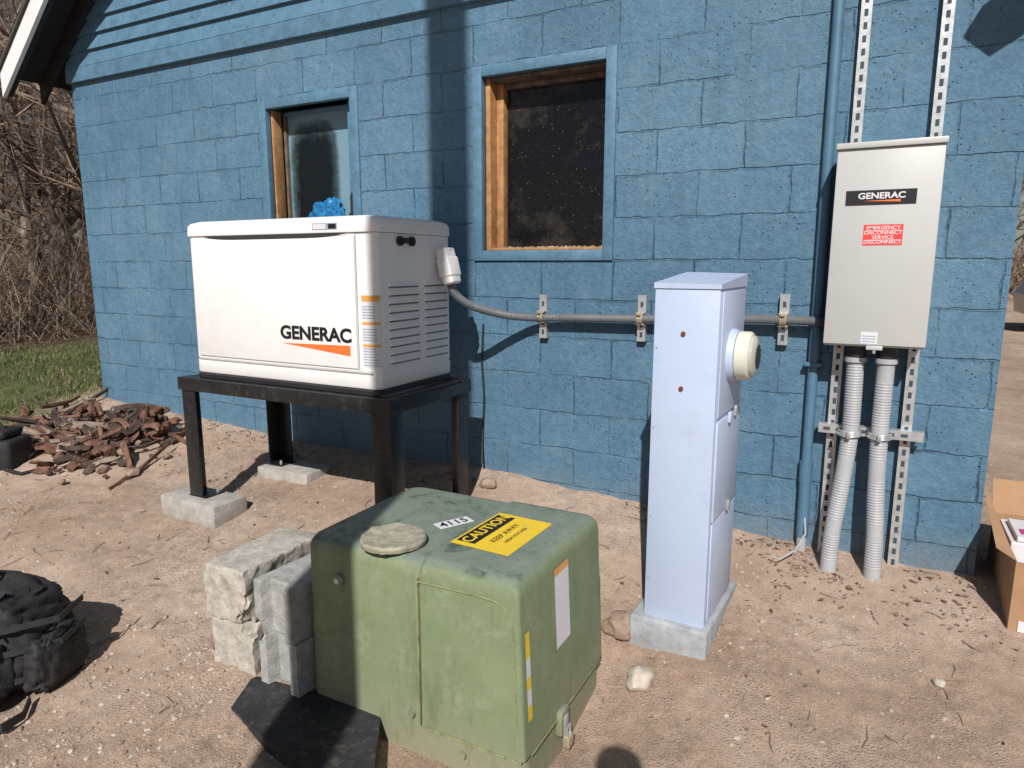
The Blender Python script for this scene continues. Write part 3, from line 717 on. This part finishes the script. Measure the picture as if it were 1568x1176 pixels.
for x in (-.055,.06):
    mb.tube([(x-.043,WY-.087,.835),(x-.043,3.19,.835)],.004,'galv',6)
    pts=[(x+.042*math.cos(a),3.225-.042*math.sin(a),.835) for a in [math.pi*i/10 for i in range(11)]]
    for dz in (-.009,0,.009): mb.tube([(p[0],p[1],p[2]+dz) for p in pts],.0055,'galv',6)
    mb.box(x-.008,x+.008,3.165,3.185,.82,.85,'galv',.002)
mb.obj('pipe_clamps',rk)
def ribbed(mb,pts,r,k,n=90,amp=.0015,seg=16,per=.012):
    P=[Vector(p) for p in pts]; P=[P[0]*2-P[1]]+P+[P[-1]*2-P[-2]]
    out=[]
    for i in range(1,len(P)-2):
        m_=max(2,int((P[i+1]-P[i]).length/(per/2)))
        for j in range(m_):
            t=j/m_; out.append(.5*((2*P[i])+(P[i+1]-P[i-1])*t+(2*P[i-1]-5*P[i]+4*P[i+1]-P[i+2])*t*t+(-P[i-1]+3*P[i]-3*P[i+1]+P[i+2])*t**3))
    out.append(P[-2]); rs=[r+(amp if i%2 else -amp) for i in range(len(out))]
    mb.tube(out,rs,k,seg)
mb=MB()
ribbed(mb,[(-.055,3.225,1.18),(-.052,3.225,1.0),(-.052,3.225,.83),(-.068,3.21,.6),(-.088,3.195,.38),(-.095,3.19,.1)],.034,'pvc',amp=.001)
ribbed(mb,[(.06,3.225,1.18),(.06,3.225,1.0),(.06,3.225,.83),(.066,3.21,.6),(.078,3.195,.38),(.082,3.19,.1)],.034,'pvc',amp=.001)
for x in (-.055,.06):
    mb.tube([(x,3.225,1.16),(x,3.225,1.216)],.039,'blackp',20); mb.tube([(x,3.225,1.145),(x,3.225,1.165)],.043,'pvc',20)
mb.obj('pvc_conduit_risers',None)
mb=MB()
mb.tube([(-.232,WY-.028,3.6),(-.228,WY-.028,2.0),(-.222,WY-.028,.62)],.0225,'pipeblue',16)
mb.tube([(-.222,WY-.028,.56),(-.222,WY-.028,.66)],.029,'pipeblue',16)
mb.tube([(-.222,WY-.03,.62),(-.218,WY-.032,.30)],.026,'pipeblue',16); mb.tube([(-.218,WY-.032,.31),(-.218,WY-.032,.20)],.022,'pvc',16)
mb.box(-.262,-.19,WY-.054,WY-.002,1.1,1.118,'pipeblue',.004)
mb.tube([(-.21,WY-.05,.40),(-.20,WY-.08,.33),(-.235,WY-.16,.27),(-.29,WY-.23,.245),(-.33,WY-.22,.25)],.004,'pvc',6)
mb.obj('painted_riser_pipe')
mb=MB(); mb.tube([(-1.945,WY-.008,1.22),(-1.955,WY-.010,1.0),(-1.94,WY-.012,.80),(-1.95,WY-.02,.55),(-1.93,WY-.06,.42)],.006,'blackp',8); mb.obj('black_wall_cable')
fc=empty('flexible_conduit_run',(-1.2,3.3,1.28))
mb=MB(); yc=WY-.062
ribbed(mb,[(-1.875,2.90,1.46),(-1.865,2.93,1.40),(-1.82,3.02,1.34),(-1.72,3.17,1.29),(-1.60,3.27,1.272),(-1.45,yc,1.276),(-1.02,yc,1.285),(-.6,yc,1.300),(-.36,yc,1.305),(-.178,yc,1.303)],.0205,'flex',amp=.0012,per=.009)
mb.obj('conduit',fc)
mb=MB()
for x,z in ((-1.56,1.277),(-1.02,1.286),(-.36,1.304)):
    yb_=WY-.002
    strut(mb,(x,yb_,z-.115),(x,yb_,z+.115),w=.041,d=.036)
    for dz in (-.027,.027): mb.box(x-.02,x+.02,yc-.008,WY-.039,z+dz-.004,z+dz+.004,'brass',.001)
    pts=[(x,yc-.0235*math.sin(a),z-.0235*math.cos(a)) for a in [math.pi*i/8 for i in range(9)]]
    for dx_ in (-.01,0,.01): mb.tube([(p[0]+dx_,p[1],p[2]) for p in pts],.005,'brass',6)
    mb.box(x-.01,x+.01,yc-.036,yc-.026,z+.018,z+.034,'brass',.002)
mb.obj('clamps',fc,smooth=False)
mb=MB(); mb.tube([(-.21,yc,1.303),(-.179,yc,1.303)],.027,'blackp',16); mb.obj('connector',fc)

# ------------------------------------------------------------ cinder blocks
def cmu(x,y,z,rot,k,L=.39,W=.19,H=.195,amp=.002,bite=None,fl=.045,rec=.045,topamp=0.0):
    bm=bmesh.new()
    hw=W/2
    out=[(-hw,0),(-hw+fl,0),(-hw+fl+.012,rec),(hw-fl-.012,rec),(hw-fl,0),(hw,0),(hw,L),(-hw,L)]
    P=[]
    for (a,b) in zip(out,out[1:]+out[:1]):
        d=math.hypot(b[0]-a[0],b[1]-a[1]); m_=max(2,int(d/.010))
        for i in range(m_): P.append((a[0]+(b[0]-a[0])*i/m_,a[1]+(b[1]-a[1])*i/m_))
    mt=Matrix.Translation((x,y,z))@Matrix.Rotation(math.radians(rot),4,'Z')
    ringsv=[]
    cx,cy=0,L/2
    levels=[(0,.985),(.004,1.0)]+[(H*i/18,1.0) for i in range(1,18)]+[(H-.006,1.0),(H,.97)]
    for (h,sc) in levels:
        r=[]
        for (px,py) in P:
            p=Vector((cx+(px-cx)*sc,cy+(py-cy)*sc,h)); q=p*22+Vector((x*31,y*17,z*13))
            p+=Vector((noise.noise(q),noise.noise(q+Vector((9,1,4))),0))*amp
            q*=3; p+=Vector((noise.noise(q),noise.noise(q+Vector((9,1,4))),0))*amp*.6
            if h>H*.8: p.z+=topamp*noise.noise(Vector((px*30,py*30,4)))
            if bite:
                for (bx,by,bz,br) in bite:
                    B=Vector((bx,by,bz)); d=p-B
                    if d.length<br: p=B+d.normalized()*br*(1+.25*noise.noise(p*60))
            r.append(bm.verts.new(mt@p))
        ringsv.append(r)
    n=len(P)
    for a,b in zip(ringsv,ringsv[1:]):
        for i in range(n): bm.faces.new((a[i],a[(i+1)%n],b[(i+1)%n],b[i]))
    bm.faces.new(ringsv[-1]); bm.faces.new(list(reversed(ringsv[0])))
    mb=MB(); mb.bm(bm,k); return mb.obj('cinder_block',ang=45)
zc=G(-2.0,1.6,False)
cmu(-1.985,1.57,zc-.02,5,'cmu',W=.19,H=.20,amp=.007,bite=[(.115,-.03,.21,.08),(.12,-.03,.11,.04)],fl=.07,rec=.004)
cmu(-1.995,1.56,zc+.183,2,'cmu',W=.20,H=.205,L=.40,amp=.008,bite=[(.115,-.02,.0,.07),(.125,-.02,.10,.045),(-.11,-.02,.2,.03)],fl=.07,rec=.004,topamp=.005)
cmu(-1.752,1.565,zc-.03,-3,'cmu2',W=.19,H=.20,amp=.0015,bite=[(-.10,-.02,.21,.05)],fl=.036,rec=.045)
cmu(-1.765,1.565,zc+.172,-5,'cmu2',W=.19,H=.20,amp=.0015,bite=[(-.10,-.02,.01,.045)],fl=.036,rec=.035)
def rock(x,y,sx,sy,sz,k,seed):
    bm=bmesh.new(); bmesh.ops.create_icosphere(bm,subdivisions=3,radius=1)
    for v in bm.verts:
        n_=noise.noise(v.co*1.3+Vector((seed,0,0)))*.35+noise.noise(v.co*4+Vector((seed,3,0)))*.08
        c=v.co*(1+n_); v.co=Vector((x+c.x*sx,y+c.y*sy,gbase(x,y)+sz*.5+c.z*sz))
    mb=MB(); mb.bm(bm,k); mb.obj('rock')
rock(-.66,2.25,.047,.055,.042,'rock1',1); rock(-.80,2.47,.07,.07,.05,'rock3',5); rock(-1.72,1.05,.03,.03,.02,'rock1',9); rock(.30,2.6,.02,.02,.014,'rock1',12)
rock(-1.83,3.18,.05,.04,.03,'rock3',15)
mb=MB(); zz=.07
pts=[(-1.83,1.42),(-1.90,1.58),(-1.60,1.62),(-1.35,1.62),(-1.20,1.40),(-1.32,1.32),(-1.60,1.36)]
n=len(pts)
mb.add([(x,y,zz+.006*math.sin(x*25)) for x,y in pts]+[(x,y,zz-.06) for x,y in pts],[tuple(reversed(range(n)))]+[(i,(i+1)%n,n+(i+1)%n,n+i) for i in range(n)],'rubber')
mb.obj('rubber_mat',smooth=False)

# ------------------------------------------------------------ scrap pile
mb=MB()
clusters=[(-4.52,2.95,.16,.25),(-4.85,2.75,.30,.13),(-5.15,2.70,.25,.09),(-4.65,2.62,.22,.10),(-5.3,2.95,.25,.08)]
for i in range(260):
    cx,cy,cr,ch=random.choice(clusters)
    x=cx+random.gauss(0,cr); y=cy+random.gauss(0,cr*.55)
    if y>3.22 and x>XL-.1: y=3.2
    rr=math.hypot((x-cx)/cr,(y-cy)/(cr*.6)); h=ch*max(0,1-.35*rr)*random.random()+.02
    z=gbase(x,y)+h; u=random.random()
    if u<.5: L=random.uniform(.05,.14);w=random.uniform(.03,.09)
    elif u<.85: L=random.uniform(.12,.28);w=random.uniform(.015,.06)
    else: L=random.uniform(.3,.6);w=random.uniform(.012,.035)
    t=random.uniform(.003,.03) if u>.15 else random.uniform(.03,.06)
    th=random.gauss(0.1,1.0)
    mt=Matrix.Translation((x,y,z))@Matrix.Rotation(th,4,'Z')@Matrix.Rotation(random.gauss(0,.35),4,'Y')@Matrix.Rotation(random.gauss(0,.7),4,'X')
    bm=bmesh.new(); bmesh.ops.create_cube(bm,size=1); bmesh.ops.subdivide_edges(bm,edges=[e for e in bm.edges if abs((e.verts[0].co-e.verts[1].co).x)>.5 or abs((e.verts[0].co-e.verts[1].co).y)>.5],cuts=3,use_grid_fill=True)
    bend=random.gauss(0,.12); bw=random.gauss(0,.5)
    for v in bm.verts:
        c=v.co.copy(); v.co=Vector((c.x*L+random.uniform(-.01,.01),c.y*w*(1-.6*abs(c.x)*random.random())+random.uniform(-.006,.006),c.z*t+bend*(c.x**2)*L*3+bw*(c.y**2)*w*2+random.uniform(-.003,.003)))
    mb.bm(bm,random.choice(['debris1','debris2','debris3','debris1','debris1','debris3']),mt)
for i in range(90):
    x=-4.85+random.gauss(0,.5);y=2.75+random.gauss(0,.25); pebble(mb,x,min(y,3.2),random.uniform(.01,.05),random.choice(['debris1','rock3','debris3']),z=gbase(x,y)+.02)
mb.obj('scrap_debris_pile',smooth=False)

# ------------------------------------------------------------ backpack and tool bag
def blob(mb,cx,cy,cz,sx,sy,sz,k,seed,rotz=0,p=2.6,amp=.12,tilt=0,taper=0):
    bm=bmesh.new(); bmesh.ops.create_uvsphere(bm,u_segments=64,v_segments=40,radius=1)
    mt=Matrix.Translation((cx,cy,cz))@Matrix.Rotation(rotz,4,'Z')@Matrix.Rotation(tilt,4,'Y')
    for v in bm.verts:
        c=v.co
        q=Vector([math.copysign(abs(a)**(2/p),a) for a in c])
        fold=abs(noise.noise(Vector((c.x*3+seed,c.y*3,c.z*7))))
        q*=1+amp*noise.noise(c*2.0+Vector((seed,0,0)))-amp*.8*(max(0,.18-fold)/.18)
        v.co=Vector((q.x*sx*(1-taper*max(0,q.z)),q.y*sy*(1-taper*max(0,q.z)),q.z*sz))
    mb.bm(bm,k,mt)
bp=empty('backpack',(-2.75,1.15,.1))
gz=gbase(-2.75,1.1)
RB=.35
B=Matrix.Translation((-2.78,1.15,gz))@Matrix.Rotation(RB,4,'Z')@Matrix.Diagonal((1.05,1.05,.96,1))
mb=MB(); c=B@Vector((0,0,.19)); blob(mb,c.x,c.y,c.z,.28,.18,.19,'fabric',1,RB,3.6,.10,0,.18); mb.obj('main_compartment',bp,ang=60)
mb=MB(); c=B@Vector((.03,-.17,.13)); blob(mb,c.x,c.y,c.z,.20,.075,.13,'fabric',4,RB,3.8,.12)
c=B@Vector((.27,-.01,.11)); blob(mb,c.x,c.y,c.z,.055,.12,.11,'fabric',8,RB,3.2,.15); mb.obj('pockets',bp,ang=60)
mb=MB()
def arc(cx,cy,cz,rx,rz,a0,a1,n=18,yy=0): return [B@Vector((cx+rx*math.cos(math.radians(a0+(a1-a0)*i/n)),cy,cz+rz*math.sin(math.radians(a0+(a1-a0)*i/n)))) for i in range(n+1)]
mb.tube(arc(.03,-.235,.13,.16,.10,-10,190),.005,'web',6)
mb.tube(arc(.0,-.17,.22,.23,.155,20,160),.005,'web',6)
for xo in (-.12,.14):
    mb.strap([B@Vector((xo,-.24,.02)),B@Vector((xo,-.245,.12)),B@Vector((xo,-.21,.24)),B@Vector((xo,-.15,.335)),B@Vector((xo,-.05,.375))],.025,.004,B.to_3x3()@Vector((1,0,0)),'web')
    m2=B@Matrix.Translation((xo,-.252,.15)); mb.box(-.017,.017,-.006,.006,-.02,.02,'blackp',.003,m2)
for zo in (.09,.2,.29):
    mb.strap([B@Vector((.10,-.20,zo)),B@Vector((.22,-.15,zo)),B@Vector((.32,-.03,zo-.01)),B@Vector((.30,.10,zo))],.022,.004,(0,0,1),'web')
mb.tube([B@Vector((-.05,.02,.375)),B@Vector((-.04,.03,.415)),B@Vector((.04,.03,.415)),B@Vector((.05,.02,.375))],.009,'web',8)
mb.strap([B@Vector((.28,-.14,.03)),B@Vector((.31,-.20,.015)),B@Vector((.30,-.27,.02)),B@Vector((.24,-.29,.015))],.03,.005,(0,0,1),'web')
mb.obj('straps',bp)
tb=empty('tool_bag',(-5.05,2.3,.35)); gz=gbase(-5.1,2.25)
mb=MB(); mt=Matrix.Translation((-5.13,2.28,gz))@Matrix.Rotation(.5,4,'Z')
mb.box(-.22,.22,-.12,.12,.0,.20,'fabric',.03,mt,3); mb.box(-.18,.18,-.10,.10,.20,.26,'fabric',.025,mt,3); mb.obj('body',tb)
mb=MB(); pts=[mt@Vector((-.12+.24*i/8,0,.25+.11*math.sin(math.pi*i/8))) for i in range(9)]; mb.tube(pts,.012,'blackp',8)
mb.tube([mt@Vector((.18,-.13,.02)),mt@Vector((.34,-.2,.01)),mt@Vector((.42,-.12,.02))],.012,'fabric',8); mb.obj('handles',tb)

# ------------------------------------------------------------ cardboard box
cb_=empty('cardboard_box',(.8,3.4,.2)); gz=.12
mb=MB(); x0,x1,y0,y1=.545,1.0,3.02,3.62; h=.33; t=.005
mb.box(x0,x0+t,y0,y1,gz,gz+h,'card'); mb.box(x1-t,x1,y0,y1,gz,gz+h,'card'); mb.box(x0+t,x1-t,y0,y0+t,gz,gz+h,'card'); mb.box(x0+t,x1-t,y1-t,y1,gz,gz+h,'card'); mb.box(x0+t,x1-t,y0+t,y1-t,gz,gz+t,'card')
mb.add([(x0,y0+.02,gz+h),(x0,y1,gz+h),(x0-.05,y1+.1,gz+h+.15),(x0-.06,y0+.04,gz+h+.03)],[(0,1,2,3)],'card')
mb.add([(x0,y1,gz+h),(x1,y1,gz+h),(x1,y1+.1,gz+h+.13),(x0,y1+.1,gz+h+.13)],[(0,1,2,3)],'card')
mb.obj('carton',cb_,smooth=False)
mb=MB(); mb.box(x0+.02,x1-.05,y0+.25,y1-.05,gz+.1,gz+h-.01,'cardw',.004); mb.box(x0+.04,x0+.2,y0+.26,y0+.5,gz+h-.008,gz+h+.012,'cardw',.004)
mb.box(x0+.06,x0+.18,y0+.30,y0+.36,gz+h+.0125,gz+h+.016,'pink')
mb.box(x0+.03,x0+.3,y0-.004,y0-.0005,gz+.02,gz+.10,'cardw'); mb.box(x0+.04,x1-.1,y0+.03,y0+.2,gz+.01,gz+.26,'cardw',.004)
mb.tube([(x0+.05,y0+.1,gz+.27),(x0+.16,y0+.06,gz+.29),(x0+.3,y0+.14,gz+.3)],.022,'blackp',10)
mb.obj('contents',cb_,smooth=False)

bg=empty('blue_plastic_bag',(-3.19,WY+.08,1.65)); mb=MB(); blob(mb,-3.19,WY+.115,1.79,.17,.025,.155,'bag',3,0,2.2,.55); mb.obj('bag',bg,ang=60)
mb=MB(); 
for x in (-2.90,-2.865): mb.tube([(x,WY+.04,1.86),(x,WY+.04,1.96),(x+.004,WY+.038,1.985)],[.012,.012,.006],'blackp',10)
mb.box(-2.92,-2.85,WY+.03,WY+.058,1.84,1.862,'blackp',.002)
mb.obj('window_latch_hardware')
# ------------------------------------------------------------ vegetation
def grow(mb,p,d,L,r,lvl,k,rng,maxl):
    n=4 if lvl<2 else 2
    pts=[p.copy()];rs=[r];q=p.copy();dd=d.copy()
    kids=[]
    for i in range(n):
        dd=(dd+Vector((rng.gauss(0,.14),rng.gauss(0,.14),rng.gauss(.03,.08)))).normalized()
        q=q+dd*L/n; pts.append(q.copy()); rs.append(r*(1-.75*(i+1)/n)+.0015); kids.append((q.copy(),dd.copy(),rs[-1]))
    mb.tube(pts,rs,k,5 if lvl==0 else 3,caps=False)
    if lvl<maxl:
        for (q,dd,rr) in kids:
            for _ in range(rng.choice((2,3)) if lvl>0 else 3):
                a=Vector((rng.gauss(0,1),rng.gauss(0,1),rng.gauss(.2,.6))).normalized()
                nd=(dd*.55+a*.75).normalized()
                grow(mb,q,nd,L*rng.uniform(.35,.62),max(rr*.6,.004),lvl+1,k if lvl<1 else 'twig',rng,maxl)
rng=random.Random(3)
dx,dy=-1.05/1.19,.555/1.19
mb=MB()
for i in range(25):
    t=rng.uniform(9.5,26); lat=rng.gauss(0,2.4)
    x=dx*t*1.15-dy*lat; y=dy*t*1.15-dx*lat
    if x>-8.5: continue
    H=rng.uniform(4.2,7.5); 
    grow(mb,Vector((x,y,gbase(x,y)-.1)),Vector((rng.gauss(0,.12),rng.gauss(0,.12),1)).normalized(),H,rng.uniform(.05,.14)*(1 if t>11 else .8),0,'bark',rng,3)
for i in range(2000):
    t=rng.uniform(9.3,20); lat=rng.gauss(0,2.6)
    x=dx*t*1.15-dy*lat; y=dy*t*1.15-dx*lat
    if x>-8.8: continue
    z=gbase(x,y); a=Vector((rng.gauss(0,.5),rng.gauss(0,.5),1)).normalized(); L=rng.uniform(.5,2.6)
    p=Vector((x,y,z)); pts=[p]
    for j in range(3):
        a=(a+Vector((rng.gauss(0,.25),rng.gauss(0,.25),-.06))).normalized(); pts.append(pts[-1]+a*L/3)
    mb.tube(pts,[.008,.006,.004,.002],'twig',3,caps=False)
mb.obj('bare_woodland_thicket',smooth=False)
mb=MB()
for i in range(60):
    ang=rng.uniform(-75,100); t=rng.uniform(34,48); x=t*math.sin(math.radians(ang)); y=t*math.cos(math.radians(ang))
    grow(mb,Vector((x,y,gbase(x,y)-.2)),Vector((rng.gauss(0,.08),rng.gauss(0,.08),1)).normalized(),rng.uniform(6,12),rng.uniform(.1,.2),0,'bark',rng,2)
for i in range(4000):
    ang=rng.uniform(-75,100); t=rng.uniform(32,46); x=t*math.sin(math.radians(ang)); y=t*math.cos(math.radians(ang))
    p=Vector((x,y,gbase(x,y))); a=Vector((rng.gauss(0,.5),rng.gauss(0,.5),1)).normalized(); L=rng.uniform(1,4.5)
    mb.tube([p,p+a*L*.5,p+a*L+Vector((rng.gauss(0,.3),rng.gauss(0,.3),0))],[.05,.035,.01],'twig',3,caps=False)
mb.obj('distant_tree_line',smooth=False)
mb=MB()
for i in range(14000):
    x=rng.uniform(-9.6,-5.6); y=rng.uniform(2.0,7.5)
    n_=noise.noise(Vector((x*1.1,y*1.1,7)))
    if sm(-5.35,-6.2,x+.35*n_)*sm(1.6,2.7,y+.4*n_)<rng.random(): continue
    z=gbase(x,y)-.01; a=rng.uniform(0,6.28); w=.006; h=rng.uniform(.02,.07); c,s_=math.cos(a)*w,math.sin(a)*w; lx,ly=rng.gauss(0,.03),rng.gauss(0,.03)
    mb.add([(x-c,y-s_,z),(x+c,y+s_,z),(x+lx,y+ly,z+h)],[(0,1,2)],'grass' if rng.random()<.7 else 'twig')
mb.obj('grass',smooth=False)

# ------------------------------------------------------------ parked car (far right)
car=empty('parked_car',(4.9,17.6,.2)); gz=.2
CX,CY=4.9,17.6
prof=[(-2.2,.35),(-2.25,.75),(-2.1,.98),(-1.2,1.08),(-.6,1.55),(1.3,1.60),(2.0,1.1),(2.25,1.0),(2.25,.4)]
mb=MB(); n=len(prof)
rings=[]
for (w,s) in ((-.88,.97),(-.92,1.0),(.92,1.0),(.88,.97)):
    rings+= [(CX+px*s,CY+w*(0.82 if pz>1.3 else 1),gz+pz) for px,pz in prof]
fs=[(j*n+i,j*n+(i+1)%n,(j+1)*n+(i+1)%n,(j+1)*n+i) for j in range(3) for i in range(n)]+[tuple(range(n)),tuple(range(3*n,4*n))]
mb.add(rings,fs,'carpaint'); mb.obj('body',car,smooth=False)
mb=MB()
mb.add([(CX-1.05,CY-.93,gz+1.12),(CX-.55,CY-.80,gz+1.48),(CX+1.2,CY-.80,gz+1.50),(CX+1.7,CY-.93,gz+1.12)],[(0,1,2,3)],'carglass'); mb.obj('side_windows',car,smooth=False)
mb=MB()
for wx in (-1.4,1.4):
    for wy in (-.93,.75): mb.tube([(CX+wx,CY+wy,gz+.33),(CX+wx,CY+wy+.2,gz+.33)],.34,'tyre',24); mb.tube([(CX+wx,CY+wy-.01,gz+.33),(CX+wx,CY+wy+.01,gz+.33)],.2,'galv',16)
mb.obj('wheels',car)

# ------------------------------------------------------------ utility pole (behind the viewer)
mb=MB(); S=.34
py=-1.3; px=-2.165+S*(WY-py)
mb.tube([(px,py,-.3),(px,py,5),(px,py,11)],[.135,.128,.115],'pole',24); mb.box(px-1.1,px+1.1,py-.06,py+.06,10.2,10.33,'pole',.005)
mb.obj('utility_pole')

# ------------------------------------------------------------ photographer (throws the head shadow at the bottom edge)
verts=[(0,0,.92),(0,0,1.15),(0,.02,1.36),(0,.03,1.46),(0,.05,1.56),(0,.05,1.62),(.17,0,1.38),(.25,.05,1.12),(.14,.24,1.28),(-.17,0,1.38),(-.25,.05,1.12),(-.12,.24,1.28),(.1,0,.88),(.11,.02,.48),(.12,-.02,.08),(.12,.1,.04),(-.1,0,.88),(-.11,.02,.48),(-.12,-.02,.08),(-.12,.1,.04)]
edges=[(0,1),(1,2),(2,3),(3,4),(4,5),(2,6),(6,7),(7,8),(2,9),(9,10),(10,11),(0,12),(12,13),(13,14),(14,15),(0,16),(16,17),(17,18),(18,19)]
rad=[.15,.14,.13,.055,.09,.07,.06,.045,.03,.06,.045,.03,.09,.06,.045,.035,.09,.06,.045,.035]
me=bpy.data.meshes.new('photographer'); 
ox,oy=.08,-.19
me.from_pydata([(x+ox,y+oy,z*1.145) for x,y,z in verts],edges,[])
ph=bpy.data.objects.new('photographer',me); scene.collection.objects.link(ph)
sk=ph.modifiers.new('skin','SKIN'); 
for i,v in enumerate(me.skin_vertices[0].data): v.radius=(rad[i],rad[i]*.85)
me.skin_vertices[0].data[0].use_root=True
ss=ph.modifiers.new('sub','SUBSURF'); ss.levels=2; ss.render_levels=2
me.materials.append(M['cloth'])

# ------------------------------------------------------------ light, world, camera
d=Vector((-S,1,-math.tan(math.radians(40.5))*math.sqrt(1+S*S))).normalized()
sun=bpy.data.lights.new('sun','SUN'); sun.energy=5.0; sun.angle=math.radians(.5); sun.color=(1,.965,.92)
so=bpy.data.objects.new('sun',sun); so.rotation_euler=d.to_track_quat('-Z','Y').to_euler(); so.location=(3,-6,8); scene.collection.objects.link(so)
w=bpy.data.worlds.new('World'); scene.world=w; w.use_nodes=True; nt=w.node_tree
sky=nt.nodes.new('ShaderNodeTexSky'); sky.sky_type='NISHITA'; sky.sun_disc=False; sky.sun_elevation=math.radians(40.5); sky.sun_rotation=math.atan2(S,-1)
nt.links.new(sky.outputs[0],nt.nodes['Background'].inputs[0]); nt.nodes['Background'].inputs[1].default_value=.05
cam=bpy.data.cameras.new('camera'); cam.sensor_width=36; cam.lens=24.1; cam.clip_end=2000; cam.clip_start=.02
co=bpy.data.objects.new('camera',cam); scene.collection.objects.link(co)
yaw=math.radians(27.8); pit=math.radians(9.9)
F=Vector((-math.sin(yaw)*math.cos(pit),math.cos(yaw)*math.cos(pit),-math.sin(pit)))
co.rotation_euler=F.to_track_quat('-Z','Y').to_euler(); co.location=(0,0,CZ)
scene.camera=co
scene.view_settings.view_transform='Standard'; scene.view_settings.look='None'; scene.view_settings.exposure=0
